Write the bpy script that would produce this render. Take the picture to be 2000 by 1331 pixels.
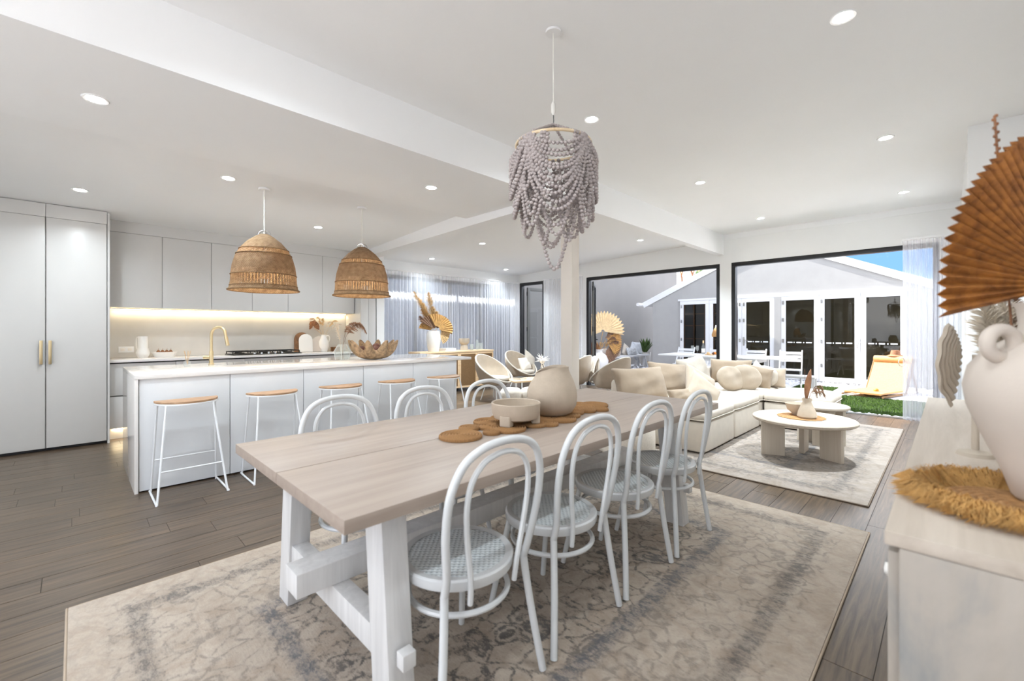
import bpy, bmesh, math, random
import numpy as np
from mathutils import Vector, Matrix

# ------------------------------------------------------------------ camera, sky, sun, exposure
scene = bpy.context.scene
for o in list(bpy.data.objects):
    bpy.data.objects.remove(o, do_unlink=True)
COL = scene.collection
PI = math.pi
rnd = random.Random(11)

cam = bpy.data.objects.new('camera', bpy.data.cameras.new('camera'))
COL.objects.link(cam)
cam.location = (0, 0, 1.28)                      # x runs along the room, y across it towards the kitchen
cam.rotation_euler = (PI / 2, 0, -PI / 4)
cam.data.sensor_width = 36.0
cam.data.lens = 36.0 * 855 / 2000
cam.data.shift_y = -20.5 / 2000
cam.data.clip_start = 0.05
cam.data.clip_end = 300
cam.data.dof.use_dof = True
cam.data.dof.focus_distance = 4.5
cam.data.dof.aperture_fstop = 2.2
scene.camera = cam
scene.cycles.max_bounces = 8
scene.cycles.glossy_bounces = 3
scene.cycles.caustics_reflective = False
scene.cycles.caustics_refractive = False
scene.cycles.transparent_max_bounces = 28          # many folds of sheer and panes behind one another

scene.view_settings.view_transform = 'Standard'
scene.view_settings.look = 'None'
scene.view_settings.gamma = 1.0
scene.view_settings.use_curve_mapping = False
scene.view_settings.exposure = 1.7

SUN_TRAVEL = Vector((0.11, -1.0, -0.98)).normalized()
world = bpy.data.worlds.new('world')
scene.world = world
world.use_nodes = True
wn = world.node_tree
wn.nodes.clear()
w_out = wn.nodes.new('ShaderNodeOutputWorld')
w_bg = wn.nodes.new('ShaderNodeBackground')
w_tc = wn.nodes.new('ShaderNodeTexCoord')
w_sp = wn.nodes.new('ShaderNodeSeparateXYZ')
wn.links.new(w_tc.outputs['Generated'], w_sp.inputs[0])
w_gr = wn.nodes.new('ShaderNodeValToRGB')          # blue sky, deeper towards the zenith
w_gr.color_ramp.elements[0].color = (0.06, 0.125, 0.235, 1)
w_gr.color_ramp.elements[1].color = (0.032, 0.08, 0.20, 1)
wn.links.new(w_sp.outputs[2], w_gr.inputs['Fac'])
w_mp = wn.nodes.new('ShaderNodeMapping')
w_mp.inputs['Location'].default_value = (3.9, 0, 0)
w_mp.inputs['Scale'].default_value = (1, 1, 1.6)
w_no = wn.nodes.new('ShaderNodeTexNoise')           # broken white cloud all around
w_no.inputs['Scale'].default_value = 4.0
w_no.inputs['Detail'].default_value = 7.0
w_no.inputs['Roughness'].default_value = 0.58
w_rp = wn.nodes.new('ShaderNodeValToRGB')
w_rp.color_ramp.elements[0].position = 0.43
w_rp.color_ramp.elements[1].position = 0.60
w_mx = wn.nodes.new('ShaderNodeMixRGB')
w_mx.inputs[2].default_value = (1.0, 1.01, 1.03, 1)
wn.links.new(w_tc.outputs['Generated'], w_mp.inputs['Vector'])
wn.links.new(w_mp.outputs[0], w_no.inputs['Vector'])
wn.links.new(w_no.outputs['Fac'], w_rp.inputs['Fac'])
wn.links.new(w_rp.outputs['Color'], w_mx.inputs[0])
wn.links.new(w_gr.outputs['Color'], w_mx.inputs[1])
wn.links.new(w_mx.outputs['Color'], w_bg.inputs['Color'])
w_bg.inputs['Strength'].default_value = 1.75
wn.links.new(w_bg.outputs['Background'], w_out.inputs['Surface'])

sun = bpy.data.objects.new('sun', bpy.data.lights.new('sun', 'SUN'))
COL.objects.link(sun)
sun.data.energy = 6.0
sun.data.angle = math.radians(0.6)
sun.data.color = (1.0, 0.985, 0.965)
sun.rotation_euler = SUN_TRAVEL.to_track_quat('-Z', 'Y').to_euler()
sun.location = (0, 30, 30)
DOWNLIGHT_W = {'dining': 2.8, 'kitchen': 4.2, 'living': 24.0, 'corner': 8.0, 'garden': 11.5}
DAY_W = 1.0

# ------------------------------------------------------------------ mesh helpers
class MB:
    """collects shapes for ONE mesh object"""
    def __init__(s):
        s.v, s.f = [], []
    def add(s, vs, fs):
        n = len(s.v)
        s.v.extend([tuple(p) for p in vs])
        s.f.extend([tuple(i + n for i in f) for f in fs])
        return s
    def box(s, c, d, rz=0.0, ry=0.0, rx=0.0):
        x, y, z = d[0] / 2, d[1] / 2, d[2] / 2
        vs = [Vector(p) for p in ((-x, -y, -z), (x, -y, -z), (x, y, -z), (-x, y, -z), (-x, -y, z), (x, -y, z), (x, y, z), (-x, y, z))]
        m = Matrix.Rotation(rz, 3, 'Z') @ Matrix.Rotation(ry, 3, 'Y') @ Matrix.Rotation(rx, 3, 'X')
        vs = [m @ p + Vector(c) for p in vs]
        return s.add(vs, [(0, 3, 2, 1), (4, 5, 6, 7), (0, 1, 5, 4), (1, 2, 6, 5), (2, 3, 7, 6), (3, 0, 4, 7)])
    def b(s, x0, x1, y0, y1, z0, z1):
        return s.box(((x0 + x1) / 2, (y0 + y1) / 2, (z0 + z1) / 2), (abs(x1 - x0), abs(y1 - y0), abs(z1 - z0)))
    def beam(s, p, q, w, h, up=(0, 0, 1)):
        """rectangular bar from p to q, w sideways and h along up"""
        p, q, up = Vector(p), Vector(q), Vector(up)
        t = (q - p).normalized()
        a = t.cross(up).normalized()
        u = a.cross(t).normalized()
        vs = []
        for c in (p, q):
            for i, j in ((-1, -1), (1, -1), (1, 1), (-1, 1)):
                vs.append(c + a * (i * w / 2) + u * (j * h / 2))
        return s.add(vs, [(0, 1, 2, 3), (7, 6, 5, 4), (0, 4, 5, 1), (1, 5, 6, 2), (2, 6, 7, 3), (3, 7, 4, 0)])
    def tube(s, pts, r, seg=8, closed=False):
        pts = [Vector(p) for p in pts]
        n = len(pts)
        rr = list(r) if hasattr(r, '__len__') else [r] * n
        T = []
        for i in range(n):
            if closed:
                t = pts[(i + 1) % n] - pts[i - 1]
            else:
                t = pts[min(i + 1, n - 1)] - pts[max(i - 1, 0)]
            T.append(t.normalized() if t.length > 1e-9 else Vector((0, 0, 1)))
        ref = Vector((0, 0, 1)) if abs(T[0].z) < 0.9 else Vector((1, 0, 0))
        a = T[0].cross(ref).normalized()
        vs, fs = [], []
        for i in range(n):
            a = (a - T[i] * a.dot(T[i]))
            a = a.normalized() if a.length > 1e-9 else T[i].orthogonal().normalized()
            b = T[i].cross(a)
            for k in range(seg):
                an = 2 * PI * k / seg
                vs.append(pts[i] + (a * math.cos(an) + b * math.sin(an)) * rr[i])
        m = n if closed else n - 1
        for i in range(m):
            j = (i + 1) % n
            for k in range(seg):
                l = (k + 1) % seg
                fs.append((i * seg + k, j * seg + k, j * seg + l, i * seg + l))
        if not closed:
            fs.append(tuple(range(seg)))
            fs.append(tuple(reversed(range((n - 1) * seg, n * seg))))
        return s.add(vs, fs)
    def lathe(s, prof, seg=24, c=(0, 0, 0), sx=1.0, sy=1.0, wob=None, cap=True):
        """prof: list of (r, z); wob(angle, r, z) -> (r, z)"""
        vs, fs = [], []
        n = len(prof)
        for k in range(seg):
            an = 2 * PI * k / seg
            for r, z in prof:
                if wob:
                    r, z = wob(an, r, z)
                vs.append((c[0] + r * math.cos(an) * sx, c[1] + r * math.sin(an) * sy, c[2] + z))
        for k in range(seg):
            l = (k + 1) % seg
            for i in range(n - 1):
                fs.append((k * n + i, l * n + i, l * n + i + 1, k * n + i + 1))
        if cap:
            if prof[0][0] > 1e-6:
                fs.append(tuple(k * n for k in reversed(range(seg))))
            if prof[-1][0] > 1e-6:
                fs.append(tuple(k * n + n - 1 for k in range(seg)))
        return s.add(vs, fs)
    def prism(s, poly, z0, z1):
        n = len(poly)
        vs = [(x, y, z0) for x, y in poly] + [(x, y, z1) for x, y in poly]
        fs = [tuple(reversed(range(n))), tuple(range(n, 2 * n))]
        for i in range(n):
            j = (i + 1) % n
            fs.append((i, j, n + j, n + i))
        return s.add(vs, fs)
    def ball(s, c, rx, ry=None, rz=None, seg=10, rings=6):
        ry = rx if ry is None else ry
        rz = rx if rz is None else rz
        vs, fs = [], []
        for i in range(1, rings):
            th = PI * i / rings
            for k in range(seg):
                an = 2 * PI * k / seg
                vs.append((c[0] + rx * math.sin(th) * math.cos(an), c[1] + ry * math.sin(th) * math.sin(an), c[2] + rz * math.cos(th)))
        top, bot = len(vs), len(vs) + 1
        vs += [(c[0], c[1], c[2] + rz), (c[0], c[1], c[2] - rz)]
        for i in range(rings - 2):
            for k in range(seg):
                l = (k + 1) % seg
                fs.append((i * seg + k, (i + 1) * seg + k, (i + 1) * seg + l, i * seg + l))
        for k in range(seg):
            l = (k + 1) % seg
            fs.append((top, k, l))
            fs.append((bot, (rings - 2) * seg + l, (rings - 2) * seg + k))
        return s.add(vs, fs)
    def grid(s, fn, nu, nv, closeu=False):
        """fn(u, v) with u, v in 0..1"""
        vs, fs = [], []
        for i in range(nu):
            for j in range(nv):
                vs.append(fn(i / (nu if closeu else nu - 1), j / (nv - 1)))
        for i in range(nu if closeu else nu - 1):
            k = (i + 1) % nu
            for j in range(nv - 1):
                fs.append((i * nv + j, k * nv + j, k * nv + j + 1, i * nv + j + 1))
        return s.add(vs, fs)
    def sheet(s, fn, nu, nv, t):
        """a grid given the thickness t along its own normals"""
        P = [[Vector(fn(i / (nu - 1), j / (nv - 1))) for j in range(nv)] for i in range(nu)]
        vs, fs = [], []
        for side in (1, -1):
            for i in range(nu):
                for j in range(nv):
                    du = P[min(i + 1, nu - 1)][j] - P[max(i - 1, 0)][j]
                    dv = P[i][min(j + 1, nv - 1)] - P[i][max(j - 1, 0)]
                    nn = du.cross(dv)
                    nn = nn.normalized() if nn.length > 1e-12 else Vector((0, 0, 1))
                    vs.append(P[i][j] + nn * (side * t / 2))
        N = nu * nv
        for i in range(nu - 1):
            for j in range(nv - 1):
                a, b, c, d = i * nv + j, (i + 1) * nv + j, (i + 1) * nv + j + 1, i * nv + j + 1
                fs.append((a, b, c, d))
                fs.append((N + d, N + c, N + b, N + a))
        rim = [i * nv for i in range(nu)] + [(nu - 1) * nv + j for j in range(1, nv)] + [i * nv + nv - 1 for i in range(nu - 2, -1, -1)] + [j for j in range(nv - 2, 0, -1)]
        for k in range(len(rim)):
            a, b = rim[k], rim[(k + 1) % len(rim)]
            fs.append((b, a, N + a, N + b))
        return s.add(vs, fs)
    def mesh(s, name, mat, smooth=38, bevel=0.0, seg=2):
        me = bpy.data.meshes.new(name)
        me.from_pydata(s.v, [], s.f)
        if bevel > 0:
            bm = bmesh.new()
            bm.from_mesh(me)
            es = [e for e in bm.edges if len(e.link_faces) == 2 and e.calc_face_angle(0) > 0.5]
            bmesh.ops.bevel(bm, geom=es, offset=bevel, segments=seg, profile=0.6, affect='EDGES', clamp_overlap=True)
            bm.to_mesh(me)
            bm.free()
        me.validate()
        if smooth:
            me.shade_smooth()
            me.set_sharp_from_angle(angle=math.radians(smooth))
        me.materials.append(mat)
        return me
    def obj(s, name, mat, parent=None, loc=(0, 0, 0), rot=(0, 0, 0), smooth=38, bevel=0.0, seg=2):
        o = bpy.data.objects.new(name, s.mesh(name, mat, smooth, bevel, seg))
        COL.objects.link(o)
        o.parent = parent
        o.location = loc
        o.rotation_euler = rot
        return o

def put(name, me, parent=None, loc=(0, 0, 0), rot=(0, 0, 0), scale=(1, 1, 1)):
    o = bpy.data.objects.new(name, me)
    COL.objects.link(o)
    o.parent = parent
    o.location, o.rotation_euler, o.scale = loc, rot, scale
    return o
def tag(o, label, cat, group=None):
    o['label'], o['category'] = label, cat
    if group:
        o['group'] = group
    return o
def thing(name, label, cat, loc=(0, 0, 0), rz=0.0, group=None):
    o = bpy.data.objects.new(name, None)
    COL.objects.link(o)
    o.empty_display_size = 0.1
    o.location, o.rotation_euler = loc, (0, 0, rz)
    return tag(o, label, cat, group)
def struct(o, label=None):
    o['kind'] = 'structure'
    if label:
        o['label'] = label
    return o
def stuff(o):
    o['kind'] = 'stuff'
    return o
def kids(o):
    return [c for c in COL.objects if c.parent == o]
def dup(root, label, loc, rz=0.0, scale=(1, 1, 1)):
    def cp(o, par):
        c = o.copy()
        COL.objects.link(c)
        c.parent = par
        for ch in list(o.children):
            cp(ch, c)
        return c
    r = cp(root, None)
    r['label'] = label
    r.location, r.rotation_euler, r.scale = loc, (0, 0, rz), scale
    return r
def arc(c, r, a0, a1, n, plane='xz'):
    out = []
    for i in range(n):
        a = a0 + (a1 - a0) * i / (n - 1)
        u, v = r * math.cos(a), r * math.sin(a)
        out.append((c[0] + u, c[1], c[2] + v) if plane == 'xz' else ((c[0] + u, c[1] + v, c[2]) if plane == 'xy' else (c[0], c[1] + u, c[2] + v)))
    return out
def smooth_path(pts, n=6):
    """Catmull-Rom through pts"""
    P = [Vector(p) for p in pts]
    out = []
    for i in range(len(P) - 1):
        p0, p1, p2, p3 = P[max(i - 1, 0)], P[i], P[i + 1], P[min(i + 2, len(P) - 1)]
        for k in range(n):
            t = k / n
            out.append(0.5 * ((2 * p1) + (p2 - p0) * t + (2 * p0 - 5 * p1 + 4 * p2 - p3) * t * t + (3 * p1 - p0 - 3 * p2 + p3) * t ** 3))
    out.append(P[-1])
    return out

# ------------------------------------------------------------------ materials
def lin(c):
    return tuple(((v / 255) / 12.92 if v / 255 <= 0.04045 else ((v / 255 + 0.055) / 1.055) ** 2.4) for v in c)
class NT:
    def __init__(s, name):
        s.m = bpy.data.materials.new(name)
        s.m.use_nodes = True
        s.t = s.m.node_tree
        s.p = s.t.nodes['Principled BSDF']
        s.o = s.t.nodes['Material Output']
    def n(s, typ, **kw):
        nd = s.t.nodes.new(typ)
        for k, v in kw.items():
            if k in nd.inputs:
                nd.inputs[k].default_value = v
            else:
                setattr(nd, k, v)
        return nd
    def l(s, a, b):
        s.t.links.new(a, b)
    def ramp(s, fac, stops):
        r = s.n('ShaderNodeValToRGB')
        els = r.color_ramp.elements
        while len(els) < len(stops):
            els.new(0.5)
        for e, (p, c) in zip(els, stops):
            e.position = p
            e.color = (*c, 1) if len(c) == 3 else c
        s.l(fac, r.inputs['Fac'])
        return r.outputs['Color']
    def mix(s, fac, a, b, typ='MIX'):
        m = s.n('ShaderNodeMixRGB', blend_type=typ)
        for i, x in ((0, fac), (1, a), (2, b)):
            if isinstance(x, (int, float)):
                m.inputs[i].default_value = x
            elif isinstance(x, tuple):
                m.inputs[i].default_value = (*x, 1)
            else:
                s.l(x, m.inputs[i])
        return m.outputs['Color']
    def math(s, op, a, b=0.0, c=0.0):
        m = s.n('ShaderNodeMath', operation=op)
        for i, x in enumerate((a, b, c)):
            if isinstance(x, (int, float)):
                m.inputs[i].default_value = x
            else:
                s.l(x, m.inputs[i])
        return m.outputs[0]
    def coord(s, kind='Object', scale=(1, 1, 1), rot=(0, 0, 0)):
        tc = s.n('ShaderNodeTexCoord')
        mp = s.n('ShaderNodeMapping')
        mp.inputs['Scale'].default_value = scale
        mp.inputs['Rotation'].default_value = rot
        s.l(tc.outputs[kind], mp.inputs['Vector'])
        return mp.outputs['Vector']
    def noise(s, vec, scale, detail=4.0, rough=0.55, dist=0.0):
        nd = s.n('ShaderNodeTexNoise')
        nd.inputs['Scale'].default_value = scale
        nd.inputs['Detail'].default_value = detail
        nd.inputs['Roughness'].default_value = rough
        nd.inputs['Distortion'].default_value = dist
        s.l(vec, nd.inputs['Vector'])
        return nd.outputs['Fac']
    def bump(s, h, strength=0.3, dist=0.01):
        b = s.n('ShaderNodeBump')
        b.inputs['Strength'].default_value = strength
        b.inputs['Distance'].default_value = dist
        s.l(h, b.inputs['Height'])
        s.l(b.outputs['Normal'], s.p.inputs['Normal'])
    def base(s, c):
        if isinstance(c, tuple):
            s.p.inputs['Base Color'].default_value = (*c, 1)
        else:
            s.l(c, s.p.inputs['Base Color'])
    def set(s, rough=0.5, metal=0.0, spec=0.5, **kw):
        s.p.inputs['Roughness'].default_value = rough
        s.p.inputs['Metallic'].default_value = metal
        s.p.inputs['Specular IOR Level'].default_value = spec
        for k, v in kw.items():
            s.p.inputs[k].default_value = v

def plain(name, rgb, rough=0.5, metal=0.0, spec=0.5, var=0.05, vscale=6.0, bump=0.0, bscale=60.0, **kw):
    t = NT(name)
    c = lin(rgb)
    v = t.coord()
    f = t.noise(v, vscale, 3.0)
    lo = tuple(max(0, x * (1 - var)) for x in c)
    hi = tuple(min(1, x * (1 + var)) for x in c)
    t.base(t.ramp(f, [(0.3, lo), (0.7, hi)]))
    t.set(rough, metal, spec, **kw)
    if bump:
        t.bump(t.noise(v, bscale, 4.0, 0.6), bump, 0.004)
    return t.m
def wood(name, dark, light, along='x', scale=1.0, rough=0.5, bump=0.12, rand=0.0, contrast=(0.32, 0.68)):
    t = NT(name)
    sc = {'x': (1.2, 22, 22), 'y': (22, 1.2, 22), 'z': (22, 22, 1.2)}[along]
    v = t.coord('Object', tuple(scale * k for k in sc))
    if rand:
        oi = t.n('ShaderNodeObjectInfo')
        ad = t.n('ShaderNodeVectorMath', operation='ADD')
        cm = t.n('ShaderNodeCombineXYZ')
        t.l(t.math('MULTIPLY', oi.outputs['Random'], 50.0), cm.inputs[0])
        t.l(t.math('MULTIPLY', oi.outputs['Random'], 30.0), cm.inputs[1])
        t.l(v, ad.inputs[0])
        t.l(cm.outputs[0], ad.inputs[1])
        v = ad.outputs[0]
    f = t.noise(v, 1.0, 7.0, 0.62, 0.6)
    c = t.ramp(f, [(contrast[0], lin(dark)), (contrast[1], lin(light))])
    if rand:
        hs = t.n('ShaderNodeHueSaturation')
        t.l(t.math('ADD', t.math('MULTIPLY', oi.outputs['Random'], rand), 1.0 - rand / 2), hs.inputs['Value'])
        t.l(c, hs.inputs['Color'])
        c = hs.outputs['Color']
    t.base(c)
    t.set(rough)
    t.bump(f, bump, 0.004)
    return t.m
def fabric(name, rgb, scale=220.0, bump=0.35, var=0.08, sheen=0.2, fold=0.0):
    t = NT(name)
    c = lin(rgb)
    v = t.coord()
    w1 = t.n('ShaderNodeTexWave', wave_type='BANDS', bands_direction='X')
    w2 = t.n('ShaderNodeTexWave', wave_type='BANDS', bands_direction='Z')
    for w in (w1, w2):
        w.inputs['Scale'].default_value = scale
        w.inputs['Distortion'].default_value = 1.5
        t.l(v, w.inputs['Vector'])
    h = t.math('ADD', w1.outputs['Fac'], w2.outputs['Fac'])
    f = t.noise(v, 9.0, 5.0)
    t.base(t.ramp(f, [(0.3, tuple(x * (1 - var) for x in c)), (0.7, tuple(min(1, x * (1 + var)) for x in c))]))
    t.set(0.9, 0, 0.2)
    t.p.inputs['Sheen Weight'].default_value = sheen
    if fold:
        h = t.math('ADD', t.math('MULTIPLY', h, 0.06), t.math('MULTIPLY', t.noise(v, 7.0, 3.0, 0.5, 0.8), fold))
        t.bump(h, bump, 0.02)
    else:
        t.bump(h, bump, 0.002)
    return t.m
def glow(name, rgb, strength):
    t = NT(name)
    t.base(lin(rgb))
    t.p.inputs['Emission Color'].default_value = (*lin(rgb), 1)
    t.p.inputs['Emission Strength'].default_value = strength
    return t.m
def clear_glass(name, tint=(255, 255, 255), through=0.9, rough=0.0, milk=0.0):
    """thin glazing: mostly see-through, mirror-like at grazing angles"""
    t = NT(name)
    tr = t.n('ShaderNodeBsdfTransparent')
    tr.inputs['Color'].default_value = (*[x * through for x in lin(tint)], 1)
    gl = t.n('ShaderNodeBsdfGlossy')
    gl.inputs['Roughness'].default_value = rough
    fr = t.n('ShaderNodeFresnel')
    fr.inputs['IOR'].default_value = 1.5
    mx = t.n('ShaderNodeMixShader')
    ge = t.n('ShaderNodeNewGeometry')          # one reflection per pane, on its outer face
    t.l(t.math('MULTIPLY', fr.outputs[0], t.math('SUBTRACT', 1.0, ge.outputs['Backfacing'])), mx.inputs[0])
    t.l(tr.outputs[0], mx.inputs[1])
    t.l(gl.outputs[0], mx.inputs[2])
    out = mx.outputs[0]
    if milk:
        df = t.n('ShaderNodeBsdfDiffuse')
        df.inputs['Color'].default_value = (0.9, 0.92, 0.92, 1)
        m2 = t.n('ShaderNodeMixShader')
        m2.inputs[0].default_value = milk
        t.l(out, m2.inputs[1])
        t.l(df.outputs[0], m2.inputs[2])
        out = m2.outputs[0]
    t.l(out, t.o.inputs['Surface'])
    return t.m
def sheer(name, rgb, cover=0.55):
    t = NT(name)
    tr = t.n('ShaderNodeBsdfTransparent')
    df = t.n('ShaderNodeBsdfDiffuse')
    df.inputs['Color'].default_value = (*lin(rgb), 1)
    tl = t.n('ShaderNodeBsdfTranslucent')
    tl.inputs['Color'].default_value = (*lin(rgb), 1)
    m1 = t.n('ShaderNodeMixShader')
    m1.inputs[0].default_value = 0.5
    t.l(df.outputs[0], m1.inputs[1])
    t.l(tl.outputs[0], m1.inputs[2])
    v = t.coord('Object', (1, 1, 0.15))
    f = t.noise(v, 60.0, 3.0)
    lw = t.n('ShaderNodeLayerWeight')
    lw.inputs['Blend'].default_value = 0.35
    fac = t.math('ADD', t.math('MULTIPLY', lw.outputs['Facing'], 0.45), t.math('ADD', t.math('MULTIPLY', f, 0.16), cover - 0.14))
    m2 = t.n('ShaderNodeMixShader')
    t.l(t.math('MINIMUM', fac, 0.97), m2.inputs[0])
    t.l(tr.outputs[0], m2.inputs[1])
    t.l(m1.outputs[0], m2.inputs[2])
    t.l(m2.outputs[0], t.o.inputs['Surface'])
    return t.m

M = {}
M['wall'] = plain('wall_paint', (243, 243, 242), 0.75, spec=0.25, var=0.01, vscale=1.5, bump=0.03, bscale=180)
M['ceil'] = plain('ceiling_paint', (246, 246, 246), 0.85, spec=0.2, var=0.008, vscale=1.2)
M['colpaint'] = plain('column_paint', (206, 197, 187), 0.6, spec=0.3, var=0.015)
M['cab'] = plain('cabinet_lacquer', (212, 210, 207), 0.32, var=0.008)
M['gap'] = plain('shadow_gap', (140, 138, 135), 0.8, var=0.02)
M['island'] = plain('island_lacquer', (226, 227, 228), 0.30, var=0.008)
M['stone'] = plain('engineered_stone', (236, 231, 226), 0.08, var=0.02, vscale=9.0, spec=0.6)
M['splash'] = plain('splashback_stone', (206, 203, 198), 0.35, var=0.05, vscale=2.5)
M['brass'] = plain('brushed_brass', (206, 186, 146), 0.35, metal=0.8, var=0.03)
M['chrome'] = plain('steel', (205, 205, 205), 0.2, metal=1.0, var=0.02)
M['black'] = plain('black_aluminium', (22, 22, 24), 0.35, var=0.05)
M['greyframe'] = plain('grey_aluminium', (98, 98, 94), 0.4, var=0.03)
M['iron'] = plain('cast_iron', (24, 23, 22), 0.5, var=0.08)
M['white'] = plain('white_powdercoat', (236, 237, 238), 0.25, var=0.01)
M['chair'] = plain('white_bentwood', (216, 217, 217), 0.22, var=0.015)
M['canewhite'] = plain('white_cane', (224, 231, 233), 0.4, var=0.03)
M['ceramic'] = plain('white_ceramic', (238, 234, 228), 0.35, var=0.015)
M['matteceramic'] = plain('matte_ceramic', (206, 194, 182), 0.8, var=0.03, bump=0.15, bscale=70)
M['stoneware'] = plain('beige_stoneware', (188, 172, 153), 0.75, var=0.05, vscale=20, bump=0.25, bscale=55)
M['taupe'] = plain('taupe_plaster', (190, 177, 160), 0.85, var=0.05, bump=0.2)
M['plastic'] = plain('white_plastic', (240, 240, 240), 0.35, var=0.005)
M['linen'] = fabric('sofa_linen', (220, 209, 194), 260, 0.5, 0.05, fold=0.5)
M['linen2'] = fabric('cushion_linen', (184, 168, 149), 240, 0.55, 0.06, fold=0.8)
M['linen3'] = fabric('pale_linen', (196, 186, 172), 240, 0.55, 0.05, fold=0.8)
M['linen4'] = fabric('oat_linen', (166, 147, 126), 240, 0.6, 0.07, fold=0.8)
M['boucle'] = plain('cream_boucle', (228, 219, 206), 0.95, var=0.06, vscale=60, bump=0.9, bscale=90)
M['greyfab'] = fabric('outdoor_fabric', (206, 210, 214), 120, 0.4, 0.1)
M['jute'] = plain('jute_rope', (160, 118, 74), 0.9, var=0.28, vscale=50, bump=0.6, bscale=120)
M['raffia'] = plain('raffia', (198, 152, 88), 0.8, var=0.25, vscale=40)
M['cane'] = plain('woven_cane', (122, 92, 58), 0.8, var=0.18, vscale=70, bump=0.7, bscale=160)
M['oak'] = wood('pale_oak', (214, 178, 134), (236, 208, 170), 'x')
M['stoolwood'] = wood('stool_timber', (150, 116, 86), (196, 158, 122), 'x')
M['tabletop'] = wood('washed_timber_top', (158, 142, 130), (172, 157, 144), 'x', 1.0, 0.42, 0.05)
M['tablewhite'] = wood('white_washed_timber', (206, 204, 202), (226, 224, 222), 'z', 1.0, 0.45, 0.1)
M['coffee'] = wood('oat_timber', (170, 156, 139), (188, 175, 159), 'x', 1.0, 0.55, 0.06)
M['coffeeleg'] = wood('oat_timber_leg', (196, 183, 166), (206, 195, 180), 'z', 1.0, 0.55, 0.06)
M['bead'] = plain('greige_wood_bead', (176, 165, 162), 0.75, var=0.10, vscale=25)
M['rope'] = plain('white_cord', (236, 233, 226), 0.8, var=0.03)
M['bamboo'] = wood('bamboo_ring', (206, 176, 132), (240, 224, 196), 'x', 0.5)
M['dry'] = plain('dried_leaf', (204, 160, 100), 0.8, var=0.25, vscale=18)
M['drypale'] = plain('pale_dried_leaf', (226, 196, 150), 0.85, var=0.15, vscale=14)
M['drydark'] = plain('dark_dried_leaf', (140, 96, 66), 0.75, var=0.3, vscale=16)
M['plume'] = plain('pampas_plume', (222, 190, 140), 0.95, var=0.18, vscale=30)
M['plumecream'] = plain('cream_plume', (232, 220, 202), 0.95, var=0.10, vscale=30)
M['plumebrown'] = plain('brown_plume', (150, 118, 96), 0.95, var=0.25, vscale=30)
M['fan'] = wood('brown_palm', (104, 58, 16), (164, 104, 42), 'x', 1.6, 0.7, 0.4)
M['shell'] = plain('shell_outside', (150, 124, 94), 0.6, var=0.45, vscale=30, bump=0.5, bscale=50)
M['brownball'] = plain('brown_seed', (92, 52, 36), 0.6, var=0.25, vscale=30)
M['green'] = plain('leaf_green', (70, 96, 40), 0.5, var=0.25, vscale=10)
M['pear'] = plain('russet_pear', (140, 92, 56), 0.6, var=0.2, vscale=20)
M['orange'] = plain('orange_fruit', (226, 140, 50), 0.5, var=0.2, vscale=20)
M['glass'] = clear_glass('window_glass', (252, 254, 254), 0.96)
M['glassware'] = clear_glass('glassware', (252, 254, 253), 0.96, 0.0, 0.10)
M['glassedge'] = clear_glass('glass_edge', (252, 254, 253), 0.96, 0.0, 0.55)
M['darkglass'] = clear_glass('tinted_glass', (215, 213, 205), 0.85)
M['sheer'] = sheer('sheer_curtain', (246, 246, 250), 0.50)
M['sidefence'] = plain('pale_fence_render', (128, 132, 142), 0.9, spec=0.2, var=0.03, vscale=2)
M['render'] = plain('white_render', (166, 164, 161), 0.9, spec=0.2, var=0.03, vscale=3, bump=0.1, bscale=90)
M['greyrender'] = plain('grey_render', (132, 129, 126), 0.9, spec=0.2, var=0.05, vscale=0.8, bump=0.1)
M['whitewood'] = plain('white_painted_timber', (222, 222, 222), 0.4, var=0.01)
M['darkroom'] = plain('dark_blind', (112, 106, 92), 0.7, var=0.1)
M['shelfwood'] = wood('brown_shelving', (96, 62, 34), (150, 104, 60), 'z')
M['pebble'] = plain('pebble', (222, 222, 226), 0.7, var=0.15, vscale=3)
M['bed'] = plain('pebble_bed', (205, 204, 206), 0.9, var=0.3, vscale=60, bump=0.8, bscale=60)
M['paver'] = plain('paving', (232, 229, 226), 0.8, var=0.05)
M['bounce_ground'] = plain('bounce_paving', (208, 206, 203), 0.85, var=0.04)
M['soil'] = plain('turf_backing', (24, 40, 4), 0.9, var=0.3, vscale=20)
M['grass'] = plain('turf_blade', (62, 90, 10), 0.7, var=0.3, vscale=6)
M['rattan'] = plain('rattan', (190, 142, 88), 0.7, var=0.12, vscale=40, bump=0.5, bscale=110)
M['lampon'] = glow('downlight_diffuser', (255, 252, 246), 22.0)
M['led'] = glow('led_strip', (255, 226, 170), 7.0)
M['bulb'] = glow('bulb', (255, 220, 170), 6.0)

# ------------------------------------------------------------------ the setting
def sbox(name, x0, x1, y0, y1, z0, z1, mat, bevel=0.0, label=None):
    cx, cy, cz = (x0 + x1) / 2, (y0 + y1) / 2, z0
    o = MB().b(x0 - cx, x1 - cx, y0 - cy, y1 - cy, z0 - cz, z1 - cz).obj(name, M[mat], None, (cx, cy, cz), bevel=bevel)
    return struct(o, label)
def slanted(name, x0, x1, y0, y1, za, zb, t, mat):
    """ceiling slab whose underside runs from height za at y0 to zb at y1"""
    vs = [(x0, y0, za), (x1, y0, za), (x1, y1, zb), (x0, y1, zb), (x0, y0, za + t), (x1, y0, za + t), (x1, y1, zb + t), (x0, y1, zb + t)]
    m = MB().add(vs, [(0, 3, 2, 1), (4, 5, 6, 7), (0, 1, 5, 4), (1, 2, 6, 5), (2, 3, 7, 6), (3, 0, 4, 7)])
    return struct(m.obj(name, M[mat]))

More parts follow.
